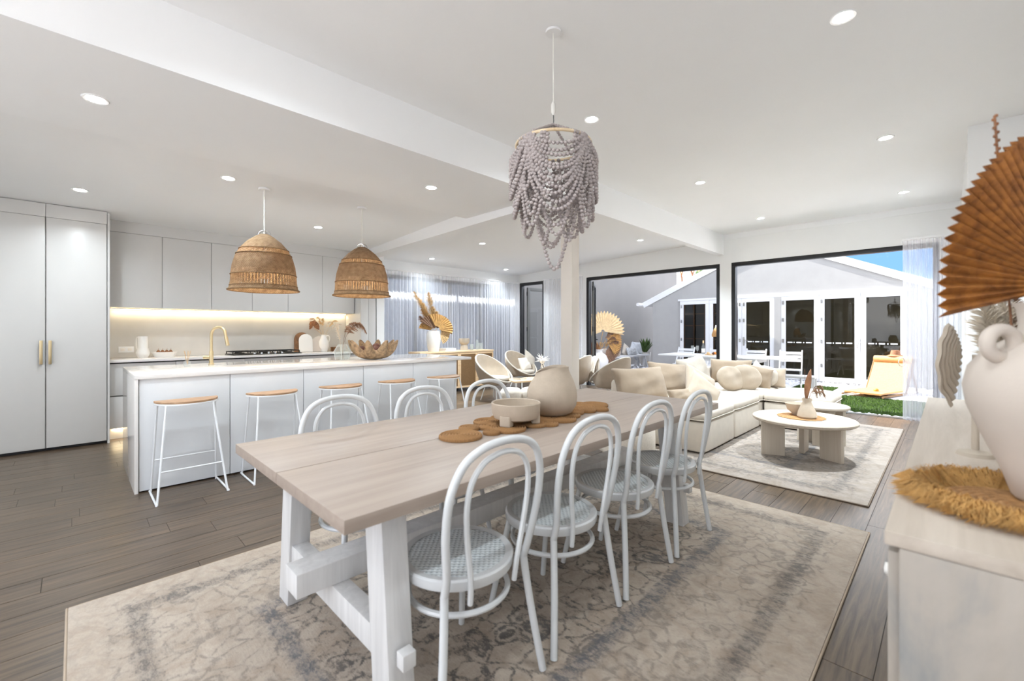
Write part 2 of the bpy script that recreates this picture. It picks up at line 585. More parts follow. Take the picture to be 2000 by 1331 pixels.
# floor of grey-brown planks
M['plank'] = wood('grey_brown_plank', (52, 41, 30), (108, 90, 71), 'x', 2.1, 0.30, 0.05, rand=0.20, contrast=(0.30, 0.70))
pb = M['plank'].node_tree.nodes['Principled BSDF']
pb.inputs['Roughness'].default_value = 0.34
pb.inputs['Coat Weight'].default_value = 0.06
pb.inputs['Coat Roughness'].default_value = 0.12
M['joint'] = plain('plank_joint', (58, 49, 41), 0.6, var=0.05)
floor = sbox('floor', -2.54, 8.42, -1.0, 8.3, -0.12, -0.003, 'joint', label='grey-brown timber plank floor')
PL, PW = 1.62, 0.183
plank_me = MB().box((0, 0, -0.0035), (PL - 0.003, PW - 0.003, 0.007)).mesh('plank', M['plank'], smooth=0)
def in_view(x, y, z=0.0, pad=0.06):
    d = (x + y) * 0.70711
    if d < 1.35:
        return False
    px = 0.5 + 855 / 2000 * ((x - y) / (x + y))
    return -pad < px < 1 + pad
RUG1 = (-0.02, 3.52, 0.36, 2.84)
RUG2 = (4.05, 7.50, 0.42, 2.62)
rows = int(9.2 / PW)
far_planks = MB()
n_planks = 0
cand = []
for r in range(rows):
    y = -0.9 + PW * (r + 0.5)
    x = -2.5 - rnd.random() * PL
    while x < 8.42:
        x0, x1 = max(x, -2.5), min(x + PL, 8.42)
        x += PL
        if x1 - x0 < 0.12:
            continue
        vis = any(in_view(x0 + (x1 - x0) * k, y) for k in (0, 0.5, 1))
        inside = any(a < x0 and x1 < b and c < y - PW / 2 and y + PW / 2 < d for a, b, c, d in (RUG1, RUG2))
        inside = inside or (y > 7.05 and x1 < 3.6) or (4.6 < y < 5.5 and x0 > 0.4 and x1 < 3.4) or y > 8.2 or y < -0.55
        if vis and not inside:
            cand.append((max(0.5, (x0 + x1) / 2 + y), x0, x1, y))
        else:
            far_planks.box(((x0 + x1) / 2, y, -0.0035), (x1 - x0 - 0.003, PW - 0.003, 0.007))
cand.sort()
for i, (d, x0, x1, y) in enumerate(cand):
    if i < 296:
        put('plank', plank_me, floor, ((x0 + x1) / 2 - floor.location.x, y - floor.location.y, -floor.location.z), scale=((x1 - x0) / PL, 1, 1))
    else:
        far_planks.box(((x0 + x1) / 2, y, -0.0035), (x1 - x0 - 0.003, PW - 0.003, 0.007))
fp = far_planks.obj('plank_field', M['plank'], floor, (-floor.location.x, -floor.location.y, -floor.location.z))
stuff(fp)

# ceilings and beams
sbox('ceiling', -2.54, 8.42, -1.0, 2.95, 3.02, 3.12, 'ceil')                       # dining side
sbox('ceiling', -2.54, 3.45, 2.94, 4.25, 2.665, 3.10, 'ceil')                     # kitchen soffit
slanted('ceiling', -2.54, 3.45, 4.25, 7.6, 2.745, 2.575, 0.3, 'ceil')               # raised part above island
slanted('ceiling', 3.66, 8.42, 3.04, 8.3, 2.935, 2.735, 0.3, 'ceil')               # living room
bm_ = sbox('trim_1', 3.45, 8.42, 2.93, 3.05, 2.655, 3.08, 'ceil', label='long white ceiling beam')
slanted('trim_2', 3.45, 3.67, 3.05, 7.6, 2.59, 2.50, 0.5, 'ceil')['label'] = 'white cross beam at the end of the kitchen'
sbox('roof', -2.6, 8.75, -1.6, 8.62, 3.22, 3.34, 'whitewood')
sbox('roof', 8.75, 9.8, -1.6, 2.85, 3.22, 3.34, 'whitewood')  # unseen eave lengthened to place its shadow on the lawn
sbox('column', 3.885, 4.02, 2.95, 3.105, 0.0, 2.70, 'colpaint', 0.004, 'square cream column under the beam')

# walls
FX0, FX1 = 8.42, 8.56
sbox('wall_far', FX0, FX1, 8.14, 8.44, 0, 3.2, 'wall')
sbox('wall_far', FX0, FX1, 7.27, 8.14, 2.53, 3.2, 'wall')
sbox('wall_far', FX0, FX1, 5.98, 7.27, 0, 3.2, 'wall')
sbox('wall_far', FX0, FX1, 3.00, 5.98, 2.50, 3.2, 'wall')
sbox('wall_far', FX0, FX1, 2.80, 3.00, 0, 3.2, 'wall')
sbox('wall_far', FX0, FX1, 0.10, 2.80, 2.50, 3.2, 'wall')
sbox('wall_far', FX0, FX1, -0.6, 0.10, 0, 3.2, 'wall')
sbox('wall_left', 3.62, 4.34, 8.24, 8.42, 0, 3.2, 'wall')
sbox('wall_left', 4.34, 8.20, 8.24, 8.42, 2.44, 3.2, 'wall')
sbox('wall_left', 4.34, 8.20, 8.24, 8.42, 0, 0.10, 'wall')
sbox('wall_left', 8.20, 8.42, 8.24, 8.42, 0, 3.2, 'wall')
sbox('wall_left', 3.625, 3.76, 6.86, 8.24, 0, 3.2, 'wall')
sbox('wall_kitchen', -2.54, 3.62, 7.46, 7.60, 0, 3.2, 'wall')
sbox('wall_right', -2.54, 5.41, -0.64, -0.50, 0, 3.2, 'wall')
sbox('wall_right', 5.41, 8.42, -0.50, -0.11, 0, 3.2, 'wall')
sbox('wall_back', -2.54, -2.4, -0.64, -0.3, 0, 3.2, 'wall')
sbox('wall_back', -2.54, -2.4, 3.6, 7.6, 0, 3.2, 'wall')
sbox('wall_back', -2.54, -2.4, -0.3, 3.6, 2.95, 3.2, 'wall')
sbox('bounce_ground', -14.0, -2.56, -10, 16, -0.12, -0.01, 'bounce_ground', label='unseen pale ground added to bounce sunlight inside')  # unseen pale surface, added to throw sunlight up onto the ceiling
sbox('trim_3', FX0 - 0.012, FX0, -0.11, 2.93, 2.93, 3.02, 'ceil')
sbox('baseboard_right', 5.42, 8.40, -0.11, -0.096, 0, 0.09, 'ceil')

def frame_y(root, x, y0, y1, z0, z1, w, dep, mat, sides='lrt', part='window_frame'):
    """frame bars in a wall of constant x"""
    if 't' in sides:
        MB().b(x, x + dep, y0, y1, z1 - w, z1).obj(part, M[mat], root, bevel=0.003)
    if 'b' in sides:
        MB().b(x, x + dep, y0, y1, z0, z0 + w).obj(part, M[mat], root, bevel=0.003)
    if 'l' in sides:
        MB().b(x, x + dep, y1 - w, y1, z0, z1 - w).obj(part, M[mat], root, bevel=0.003)
    if 'r' in sides:
        MB().b(x, x + dep, y0, y0 + w, z0, z1 - w).obj(part, M[mat], root, bevel=0.003)
def sroot(name, label):
    o = bpy.data.objects.new(name, None)
    COL.objects.link(o)
    return struct(o, label)
w1 = sroot('window_1', 'wide open doorway in a black frame beside the column')
frame_y(w1, FX0 + 0.01, 3.0, 5.98, 0, 2.50, 0.065, 0.11, 'black', 'lrt')
MB().b(FX0, FX1, 3.0, 5.98, -0.004, 0.006).obj('threshold', M['greyframe'], w1)
w2 = sroot('window_2', 'wide open doorway in a black frame facing the lawn')
frame_y(w2, FX0 + 0.01, 0.10, 2.80, 0, 2.50, 0.065, 0.11, 'black', 'lrt')
MB().b(FX0, FX1, 0.10, 2.80, -0.004, 0.006).obj('threshold', M['greyframe'], w2)
d1 = sroot('door_1', 'narrow black framed doorway in the far corner')
frame_y(d1, FX0 + 0.01, 7.27, 8.14, 0, 2.53, 0.07, 0.11, 'black', 'lrt', 'door_frame')

def door_leaf(name, label, hinge, ang, width, h, st, mat, cat='door', handle=True):
    """glazed leaf hinged at hinge, swung to direction ang (0 = +x)"""
    t = thing(name, label, cat, hinge, ang)
    MB().b(0, st, -0.022, 0.022, 0.01, h).obj('stile', M[mat], t, bevel=0.003)
    MB().b(width - st, width, -0.022, 0.022, 0.01, h).obj('stile', M['black'], t, bevel=0.003)
    MB().b(st, width - st, -0.022, 0.022, h - st, h).obj('top_rail', M[mat], t, bevel=0.003)
    MB().b(st, width - st, -0.022, 0.022, 0.01, 0.01 + st * 1.3).obj('bottom_rail', M[mat], t, bevel=0.003)
    MB().b(st, width - st, -0.003, 0.003, 0.01 + st * 1.3, h - st).obj('pane', M['glass'], t)
    if handle:
        m = MB().b(width - st * 0.75, width - st * 0.3, -0.03, -0.022, 0.93, 1.12)
        m.tube([(width - st / 2, -0.025, 1.04), (width - st / 2, -0.065, 1.04), (width - st / 2 - 0.12, -0.07, 1.04)], 0.009, 6)
        m.obj('handle', M['chrome'] if mat == 'greyframe2' else M['black'], t)
    for z in (0.3, 1.25, 2.2):
        MB().tube([(-0.008, 0, z), (-0.008, 0, z + 0.11)], 0.013, 8).obj('hinge', M['black'], t)
    return t
door_leaf('glazed_door', 'grey framed glass door leaf swung open in the corner doorway', (8.60, 8.02, 0), math.radians(-4), 0.80, 2.42, 0.085, 'greyframe')
door_leaf('glazed_door', 'grey framed glass leaf folded back at the edge of the wide doorway', (8.60, 5.915, 0), math.radians(31), 0.85, 2.42, 0.085, 'greyframe')

# window wall behind the long sheer
w3 = sroot('window_3', 'tall windows behind the long sheer curtain')
for k, x in enumerate((4.34, 5.28, 6.22, 7.16, 8.14)):
    MB().b(x, x + 0.06, 8.28, 8.36, 0.10, 2.44).obj('mullion', M['greyframe'], w3, bevel=0.003)
for z0, z1 in ((0.10, 0.17), (2.37, 2.44)):
    MB().b(4.34, 8.20, 8.27, 8.37, z0, z1).obj('window_frame', M['greyframe'], w3, bevel=0.003)
for k, x in enumerate((4.40, 5.34, 6.28, 7.22)):
    MB().b(x, x + 0.88, 8.315, 8.323, 0.17, 2.37).obj('pane', M['glass'], w3)
w4 = sroot('daylight_gap', 'unseen open gap added in the back wall for daylight')  # opening added out of view so daylight fills the room
for y in (-0.3, 3.54):
    MB().b(-2.52, -2.42, y, y + 0.06, 0, 2.95).obj('mullion', M['black'], w4)

# sheer curtains
def curtain(label, p, q, z0, z1, folds, amp, group='sheer curtains', header=0.10):
    p, q = Vector(p), Vector(q)
    L = (q - p).length
    u = (q - p) / L
    n = Vector((-u.y, u.x, 0))
    t = thing('sheer_curtain', label, 'curtain', (p.x, p.y, 0), 0, group)
    ph = [rnd.uniform(0, 6.28) for _ in range(5)]
    def fn(a, b):
        s = a * L
        w = 0.25 + 0.75 * (1 - b) ** 0.5 if b > 0.0 else 1.0
        k = 2 * PI * folds * (a + 0.010 * math.sin(5 * a * PI + ph[0]) + 0.006 * math.sin(13 * a * PI + ph[1]))
        off = amp * w * (math.sin(k) + 0.35 * math.sin(2 * k + ph[2]) + 0.25 * math.sin(0.47 * k + ph[3]))
        v = u * s + n * off
        return (v.x, v.y, z0 + (z1 - z0) * b)
    MB().grid(fn, folds * 14, 9).obj('fabric', M['sheer'], t, smooth=80)
    rl = MB().beam((0, 0, z1 + 0.02), tuple(q - p + Vector((0, 0, z1 + 0.02))), 0.03, 0.025)
    rl.obj('track', M['plastic'], t, bevel=0.003)
    return t
curtain('long white sheer curtain hanging along the windows behind the cane sideboard', (4.36, 8.06, 0), (8.34, 8.06, 0), 0.02, 2.50, 44, 0.035)
curtain('white sheer curtain gathered on the wall between the two doorways behind the column', (8.30, 6.0, 0), (8.30, 7.20, 0), 0.02, 2.53, 16, 0.03)
curtain('white sheer curtain gathered at the lawn doorway beside the washed sideboard', (8.24, -0.08, 0), (8.24, 0.47, 0), 0.02, 2.53, 11, 0.035)

# ------------------------------------------------------------------ rugs
def rug_material(name, sx, sy, seed, base, warm, grey, blue, soft=1.0):
    t = NT(name)
    tc = t.n('ShaderNodeTexCoord')
    sp = t.n('ShaderNodeSeparateXYZ')
    t.l(tc.outputs['Object'], sp.inputs[0])
    ax = t.math('ABSOLUTE', sp.outputs[0])
    ay = t.math('ABSOLUTE', sp.outputs[1])
    # distance to the nearest edge
    ed = t.math('MINIMUM', t.math('SUBTRACT', sx, ax), t.math('SUBTRACT', sy, ay))
    mp = t.n('ShaderNodeMapping')
    mp.inputs['Location'].default_value = (seed, seed * 2.0, 0)
    t.l(tc.outputs['Object'], mp.inputs['Vector'])
    v = mp.outputs['Vector']
    st = t.n('ShaderNodeMapping')
    st.inputs['Scale'].default_value = (60, 9, 1)
    t.l(v, st.inputs['Vector'])
    streak = t.noise(st.outputs['Vector'], 2.0, 5.0, 0.7)
    fine = t.noise(v, 42.0, 5.0, 0.7)
    big = t.noise(v, 1.4, 3.0, 0.5)
    mid = t.noise(v, 7.0, 5.0, 0.65, 1.2)
    vo = t.n('ShaderNodeTexVoronoi', feature='DISTANCE_TO_EDGE')
    vo.inputs['Scale'].default_value = 9.0
    ad = t.n('ShaderNodeMixRGB', blend_type='ADD')
    ad.inputs[0].default_value = 0.20
    t.l(v, ad.inputs[1])
    nc = t.n('ShaderNodeTexNoise')
    nc.inputs['Scale'].default_value = 6.0
    t.l(v, nc.inputs['Vector'])
    t.l(nc.outputs['Color'], ad.inputs[2])
    t.l(ad.outputs[0], vo.inputs['Vector'])
    vine = t.ramp(vo.outputs['Distance'], [(0.0, (1, 1, 1)), (0.05, (0.7, 0.7, 0.7)), (0.11, (0, 0, 0))])
    vo2 = t.n('ShaderNodeTexVoronoi', feature='F1')
    vo2.inputs['Scale'].default_value = 4.8
    t.l(ad.outputs[0], vo2.inputs['Vector'])
    ros = t.ramp(vo2.outputs['Distance'], [(0.0, (0.2, 0.2, 0.2)), (0.12, (1, 1, 1)), (0.2, (0.15, 0.15, 0.15)), (0.3, (0.8, 0.8, 0.8)), (0.38, (0, 0, 0))])
    wear = t.ramp(t.math('ADD', t.math('MULTIPLY', big, 0.5), t.math('MULTIPLY', fine, 0.5)), [(0.40, (0, 0, 0)), (0.60, (1, 1, 1))])
    s2 = t.n('ShaderNodeMapping')
    s2.inputs['Scale'].default_value = (1.0, 0.55, 1)
    s2.inputs['Rotation'].default_value = (0, 0, 0.78)
    t.l(v, s2.inputs['Vector'])
    speck = t.noise(s2.outputs['Vector'], 44.0, 8.0, 0.8)
    spk2 = t.math('ADD', t.math('MULTIPLY', speck, 0.8), t.math('MULTIPLY', streak, 0.2))
    motif = t.math('MAXIMUM', t.math('MULTIPLY', vine, 0.6), ros)
    motif = t.math('MULTIPLY', motif, t.math('ADD', 0.5, t.math('MULTIPLY', wear, 0.5)))
    field = t.ramp(t.math('ADD', t.math('MULTIPLY', motif, 0.26), spk2), [(0.54, (0, 0, 0)), (0.66, (1, 1, 1))])
    def band(a, b, e=0.018):
        up = t.n('ShaderNodeMapRange', interpolation_type='SMOOTHSTEP')
        up.inputs['From Min'].default_value, up.inputs['From Max'].default_value = a - e, a + e
        dn = t.n('ShaderNodeMapRange', interpolation_type='SMOOTHSTEP')
        dn.inputs['From Min'].default_value, dn.inputs['From Max'].default_value = b - e, b + e
        jit = t.math('ADD', ed, t.math('MULTIPLY', t.math('SUBTRACT', fine, 0.5), 0.09))
        t.l(jit, up.inputs['Value'])
        t.l(jit, dn.inputs['Value'])
        return t.math('SUBTRACT', up.outputs[0], dn.outputs[0])
    b1 = t.math('MULTIPLY', band(0.18, 0.25), t.ramp(spk2, [(0.40, (0.05, 0.05, 0.05)), (0.56, (1, 1, 1))]))
    b2 = t.math('MULTIPLY', band(0.60, 0.67), t.ramp(spk2, [(0.40, (0.1, 0.1, 0.1)), (0.56, (1, 1, 1))]))
    plain_edge = band(-0.1, 0.11)
    c = t.mix(t.ramp(mid, [(0.42, (0, 0, 0)), (0.68, (1, 1, 1))]), base, warm)
    inner = t.n('ShaderNodeMapRange')
    inner.inputs['From Min'].default_value, inner.inputs['From Max'].default_value = 0.6, 0.75
    t.l(ed, inner.inputs['Value'])
    amt = t.math('MULTIPLY', field, t.math('ADD', 0.55, t.math('MULTIPLY', inner.outputs[0], 0.45 * soft)))
    amt = t.math('MULTIPLY', amt, t.math('SUBTRACT', 1.0, plain_edge))
    c = t.mix(t.math('MULTIPLY', amt, 0.9), c, grey)
    c = t.mix(t.math('MULTIPLY', b1, 0.7), c, grey)
    c = t.mix(t.math('MULTIPLY', b2, 0.75), c, blue)
    c = t.mix(t.math('MULTIPLY', t.ramp(speck, [(0.36, (1, 1, 1)), (0.56, (0, 0, 0))]), 0.38), c, tuple(x * 0.5 for x in base))
    t.base(c)
    t.set(0.95, 0, 0.1)
    t.p.inputs['Sheen Weight'].default_value = 0.15
    t.bump(t.math('ADD', fine, t.math('MULTIPLY', streak, 0.6)), 0.5, 0.006)
    return t.m
def rug(label, ext, mat, th, part_mat):
    x0, x1, y0, y1 = ext
    t = thing('patterned_rug', label, 'rug', ((x0 + x1) / 2, (y0 + y1) / 2, 0.0))
    sx, sy = (x1 - x0) / 2, (y1 - y0) / 2
    MB().b(-sx, sx, -sy, sy, 0.001, th).obj('pile', mat, t, bevel=0.004)
    e = 0.009
    for a in ((-sx - e, -sx, -sy - e, sy + e), (sx, sx + e, -sy - e, sy + e), (-sx, sx, -sy - e, -sy), (-sx, sx, sy, sy + e)):
        MB().b(a[0], a[1], a[2], a[3], 0.001, th - 0.001).obj('binding', M[part_mat], t, bevel=0.003, seg=1)
    return t
M['rug1'] = rug_material('dining_rug', (RUG1[1] - RUG1[0]) / 2, (RUG1[3] - RUG1[2]) / 2, 3.0, lin((180, 166, 151)), lin((164, 147, 130)), lin((84, 80, 78)), lin((86, 88, 94)))
M['rug2'] = rug_material('living_rug', (RUG2[1] - RUG2[0]) / 2, (RUG2[3] - RUG2[2]) / 2, 8.0, lin((158, 147, 137)), lin((142, 129, 116)), lin((80, 77, 76)), lin((88, 90, 96)), 0.7)
M['binding'] = plain('rug_binding', (176, 158, 138), 0.9, var=0.08)
M['binding2'] = plain('rug_dark_binding', (120, 104, 90), 0.9, var=0.08)
rug('large distressed cream and grey patterned rug under the dining table', RUG1, M['rug1'], 0.012, 'binding')
rug('faded grey and beige patterned rug under the round coffee tables', RUG2, M['rug2'], 0.012, 'binding2')

# ------------------------------------------------------------------ downlights
dl_ring = MB().lathe([(0.046, 0.0), (0.046, -0.003), (0.060, -0.006), (0.064, -0.003), (0.064, 0.0)], 28).mesh('trim_ring', M['plastic'])
dl_disc = MB().lathe([(0.0001, -0.0025), (0.046, -0.0025)], 28, cap=False).mesh('diffuser', M['lampon'])
dl_data = {}
for zone, watts in DOWNLIGHT_W.items():           # power set per zone to balance the brightness
    d_ = bpy.data.lights.new('downlight_' + zone, 'AREA')
    d_.shape, d_.size, d_.energy, d_.color, d_.spread = 'DISK', 0.09, watts, (0.82, 0.925, 1.0), math.radians({'garden': 88, 'living': 125, 'corner': 130, 'kitchen': 150, 'dining': 150}[zone])
    dl_data[zone] = d_
def kz(y):
    return 2.745 + (2.575 - 2.745) * (y - 4.25) / 3.35
def lz(y):
    return 2.935 + (2.735 - 2.935) * (y - 3.04) / 5.26
def downlight(x, y, z, label, zone, tilt=0.0):
    t = thing('downlight', label, 'ceiling light', (x, y, z), 0, 'recessed ceiling downlights')
    t.rotation_euler = (tilt, 0, 0)
    put('trim_ring', dl_ring, t)
    put('diffuser', dl_disc, t)
    l = bpy.data.objects.new('lamp', dl_data[zone])
    COL.objects.link(l)
    l.parent = t
    l.location = (0, 0, -0.012)
ti_k = math.atan2(2.575 - 2.745, 3.35)
ti_l = math.atan2(2.735 - 2.935, 5.26)
for x, y, lab in ((3.02, 0.42, 'downlight in the high ceiling, the one closest above the brown palm leaf'), (3.02, 2.09, 'downlight just beside the hanging bead chandelier'),
                  (5.19, 0.41, 'second downlight in the row above the palm leaf'), (5.22, 2.08, 'downlight above the living rug between chandelier and lawn doorway'),
                  (7.40, 0.41, 'downlight above the gathered curtain at the lawn doorway'), (7.55, 2.08, 'downlight by the bulkhead above the lawn doorway'),
                  (0.85, 0.42, 'downlight out of sight above the viewpoint'), (0.85, 2.09, 'downlight out of sight above the near table end'),  # unseen lights continue the rows, kept for the light they give
                  (-1.4, 0.42, 'downlight out of sight behind the viewpoint'), (-1.4, 2.09, 'downlight out of sight behind the table')):
    downlight(x, y, 3.02, lab, 'garden' if x > 4 else 'dining')
for x, y, lab in ((0.09, 3.62, 'downlight in the dropped soffit above the plank floor'), (2.45, 3.56, 'downlight in the dropped soffit near the cross beam'), (-1.9, 3.6, 'downlight out of sight in the soffit')):  # last one is unseen, kept to help light the kitchen
    downlight(x, y, 2.665, lab, 'kitchen')
for x, y, lab in ((0.04, 6.03, 'downlight in front of the tall pantry doors'), (1.03, 4.82, 'downlight at the soffit edge before the first rattan pendant'), (2.31, 5.98, 'downlight between the two rattan pendants'), (-1.9, 5.9, 'downlight out of sight by the pantry')):  # the out-of-sight one only adds light
    downlight(x, y, kz(y), lab, 'kitchen', ti_k)
for x, y, lab in ((5.15, 5.90, 'downlight over the tub chairs beyond the cross beam'), (5.25, 7.60, 'downlight above the tall vase on the cane sideboard'), (7.45, 7.66, 'downlight in the far corner near the black doorway'), (7.22, 3.95, 'downlight beside the long beam before the wide doorway')):
    downlight(x, y, lz(y), lab, 'corner' if y > 7 else 'living', ti_l)

# ------------------------------------------------------------------ kitchen
# tall pantry: one cabinet per door
PY = 6.73
def pantry(label, x0, x1, handle_x):
    t = thing('pantry_cabinet', label, 'cabinet', ((x0 + x1) / 2, PY, 0), 0, 'tall pantry cabinets')
    w = (x1 - x0) / 2
    MB().b(-w, w, 0.022, 0.72, 0.03, 2.50).obj('carcass', M['cab'], t)
    MB().b(-w, w, 0.06, 0.70, 0.0, 0.03).obj('plinth', M['black'], t)
    d = MB().b(-w + 0.004, w - 0.004, 0.0, 0.02, 0.035, 2.47).obj('door', M['cab'], t, bevel=0.0015)
    if handle_x is not None:
        hx = handle_x - (x0 + x1) / 2
        h = MB().b(hx - 0.012, hx + 0.012, -0.036, -0.018, 0.92, 1.17)
        h.b(hx - 0.006, hx + 0.006, -0.018, 0.0, 0.95, 0.965)
        h.b(hx - 0.006, hx + 0.006, -0.018, 0.0, 1.125, 1.14)
        h.obj('handle', M['brass'], d, bevel=0.002)
    MB().b(-w, w, 0.002, 0.06, 2.474, 2.613).obj('filler_panel', M['cab'], t)
pantry('tall white pantry door, the second one from the wall cabinets', -0.70, -0.215, -0.245)
pantry('tall white pantry door next to the wall cabinets and splashback', -0.212, 0.262, -0.18)
pantry('plain tall white pantry door at the very edge of the kitchen run', -1.20, -0.703, None)
t = MB().b(-0.010, 0.010, 0, 0.72, 0, 2.60).obj('end_panel', M['cab'], None, (0.275, PY - 0.003, 0))
t.name = 'cabinet_end_panel'
tag(t, 'narrow white end panel closing the tall pantry beside the splashback', 'panel')

# wall cabinets
ux = [0.290, 0.792, 1.316, 1.809, 2.290, 2.803, 3.330]
ulab = ['white handleless wall cabinet next to the tall pantry', 'white wall cabinet above the white jug, second from the pantry', 'white wall cabinet above the tall brass tap, third from the pantry',
        'white wall cabinet hidden partly by the first rattan pendant', 'white wall cabinet between the two rattan pendants', 'white wall cabinet behind the second rattan pendant']
UY = 7.08
for i in range(6):
    x0, x1 = ux[i], ux[i + 1]
    w = (x1 - x0) / 2
    t = thing('wall_cabinet', ulab[i], 'cabinet', ((x0 + x1) / 2, UY, 1.555), 0, 'white wall cabinets')
    MB().b(-w, w, 0.022, 0.375, 0.02, 0.90).obj('carcass', M['gap'], t)
    MB().b(-w, w, 0.03, 0.372, 0.0, 0.018).obj('bottom_panel', M['cab'], t)
    MB().b(-w + 0.0022, w - 0.0022, 0.0, 0.02, 0.0, 0.905).obj('door', M['cab'], t, bevel=0.0015)
o = MB().b(0.29, 3.33, 0, 0.3, 0, 0.17).obj('cabinet_cornice_panel', M['cab'], None, (0, UY + 0.004, 2.464))
tag(o, 'white filler panel between the wall cabinets and the ceiling', 'panel')
# tall cabinet at the far end of the run
t = thing('tall_end_cabinet', 'tall white cabinet closing the kitchen run beside the sheer curtain', 'cabinet', (3.35, 6.87, 0))
MB().b(-0.005, 0.26, 0.022, 0.58, 0.0, 2.60).obj('carcass', M['cab'], t)
MB().b(-0.003, 0.125, 0.0, 0.02, 0.10, 2.55).obj('door', M['cab'], t, bevel=0.0015)
MB().b(0.129, 0.258, 0.0, 0.02, 0.10, 2.55).obj('door', M['cab'], t, bevel=0.0015)
# splashback, led strip, base cabinets, worktop
o = sbox('splashback', 0.29, 3.34, 7.445, 7.462, 0.93, 1.56, 'splash', label='pale grey stone splashback')
t = thing('led_strip', 'glowing warm led strip under the white wall cabinets', 'light', (1.82, 7.40, 1.545))
MB().b(-1.51, 1.51, -0.012, 0.012, 0.0, 0.008).obj('channel', M['plastic'], t)
MB().b(-1.50, 1.50, -0.008, 0.008, -0.004, 0.0).obj('diffuser', M['led'], t)
la = bpy.data.lights.new('led_strip', 'AREA')
la.shape, la.size, la.size_y, la.energy, la.color = 'RECTANGLE', 3.0, 0.02, 0.9, (1.0, 0.90, 0.72)
lo = bpy.data.objects.new('led_lamp', la)
COL.objects.link(lo)
lo.parent, lo.location = t, (0, 0, -0.010)
bx = [0.290, 0.90, 1.66, 2.42, 3.33]
blab = ['white base cabinet with wide drawers beside the tall pantry', 'white base cabinet with drawers under the fruit dish', 'white base cabinet with drawers under the black cooktop', 'white base cabinet with drawers under the leaning boards']
for i in range(4):
    x0, x1 = bx[i], bx[i + 1]
    w = (x1 - x0) / 2
    t = thing('base_cabinet', blab[i], 'cabinet', ((x0 + x1) / 2, 6.86, 0), 0, 'white base cabinets')
    MB().b(-w, w, 0.022, 0.58, 0.13, 0.88).obj('carcass', M['gap'], t)
    MB().b(-w, w, 0.08, 0.55, 0.0, 0.13).obj('plinth', M['cab'], t)
    for z0, z1 in ((0.135, 0.50), (0.515, 0.885)):
        MB().b(-w + 0.002, w - 0.002, 0, 0.02, z0, z1).obj('drawer', M['cab'], t, bevel=0.0015)
o = MB().b(-1.525, 1.525, -0.32, 0.292, 0, 0.03).obj('kitchen_worktop', M['stone'], None, (1.815, 7.15, 0.90), bevel=0.002)
tag(o, 'thin white stone worktop along the splashback', 'worktop')
t = thing('led_strip', 'warm plinth light under the white base cabinets beside the pantry', 'light', (0.62, 6.93, 0.125))
MB().b(-0.30, 0.30, -0.008, 0.008, 0.0, 0.005).obj('diffuser', M['led'], t)
la = bpy.data.lights.new('plinth_strip', 'AREA')
la.shape, la.size, la.size_y, la.energy, la.color = 'RECTANGLE', 0.6, 0.02, 0.35, (1.0, 0.86, 0.64)
lo = bpy.data.objects.new('led_lamp', la)
COL.objects.link(lo)
lo.parent, lo.location = t, (0, 0, -0.006)
# power point
t = thing('power_point', 'white double power point on the splashback beside the jug', 'socket', (0.47, 7.445, 1.03))
MB().b(-0.075, 0.075, -0.008, 0.0, -0.038, 0.038).obj('plate', M['plastic'], t, bevel=0.002)
for x in (-0.035, 0.035):
    MB().b(x - 0.02, x + 0.02, -0.011, -0.008, -0.016, 0.016).obj('switch', M['ceramic'], t, bevel=0.001)

# island
IX = [0.357, 0.972, 1.594, 2.216, 2.836, 3.483]
ilab = ['white island cabinet panel behind the stool closest to the pantry', 'white island cabinet panel behind the second stool', 'white island cabinet panel behind the middle stool',
        'white island cabinet panel behind the fourth stool', 'white island cabinet panel at the cane sideboard end']
for i in range(5):
    x0, x1 = IX[i], IX[i + 1]
    w = (x1 - x0) / 2
    t = thing('island_cabinet', ilab[i], 'cabinet', ((x0 + x1) / 2, 4.49, 0), 0, 'island cabinets')
    MB().b(-w, w, 0.022, 1.10, 0.02, 0.893).obj('carcass', M['gap'] if i < 4 else M['island'], t)
    MB().b(-w + 0.0025, w - 0.0025, 0.0, 0.02, 0.012, 0.892).obj('back_panel', M['island'], t, bevel=0.0015)
    MB().b(-w + 0.01, w - 0.01, 0.03, 1.06, 0.0, 0.02).obj('plinth', M['black'], t)
t = thing('island_worktop', 'glossy white stone island worktop with a waterfall end', 'worktop', (0.33, 4.47, 0))
MB().b(0.0, 3.38, 0.0, 1.16, 0.893, 0.925).obj('top_slab', M['stone'], t, bevel=0.002)
MB().b(0.0, 0.024, 0.004, 1.156, 0.0, 0.8928).obj('waterfall_end', M['stone'], t, bevel=0.002)

# brass tap
t = thing('kitchen_tap', 'tall brushed brass gooseneck tap on the island', 'tap', (0.995, 5.36, 0.925), math.radians(-45))
MB().lathe([(0.026, 0), (0.026, 0.01), (0.019, 0.014), (0.019, 0.13), (0.0155, 0.14)], 18).obj('base', M['brass'], t)
pts = [(0, 0, 0.13), (0, 0, 0.30)] + [(0.075 - 0.075 * math.cos(a), 0, 0.30 + 0.085 * math.sin(a)) for a in np.linspace(0, 2.55, 12)]
pts.append((0.157, 0, 0.255))
MB().tube(pts, 0.0135, 12).obj('spout', M['brass'], t)
MB().tube([(0.150, 0, 0.285), (0.170, 0, 0.195)], 0.0165, 12).obj('spray_head', M['brass'], t)
h = MB().tube([(-0.01, 0, 0.075), (-0.075, 0, 0.075)], 0.0185, 12)
h.obj('handle', M['brass'], t)
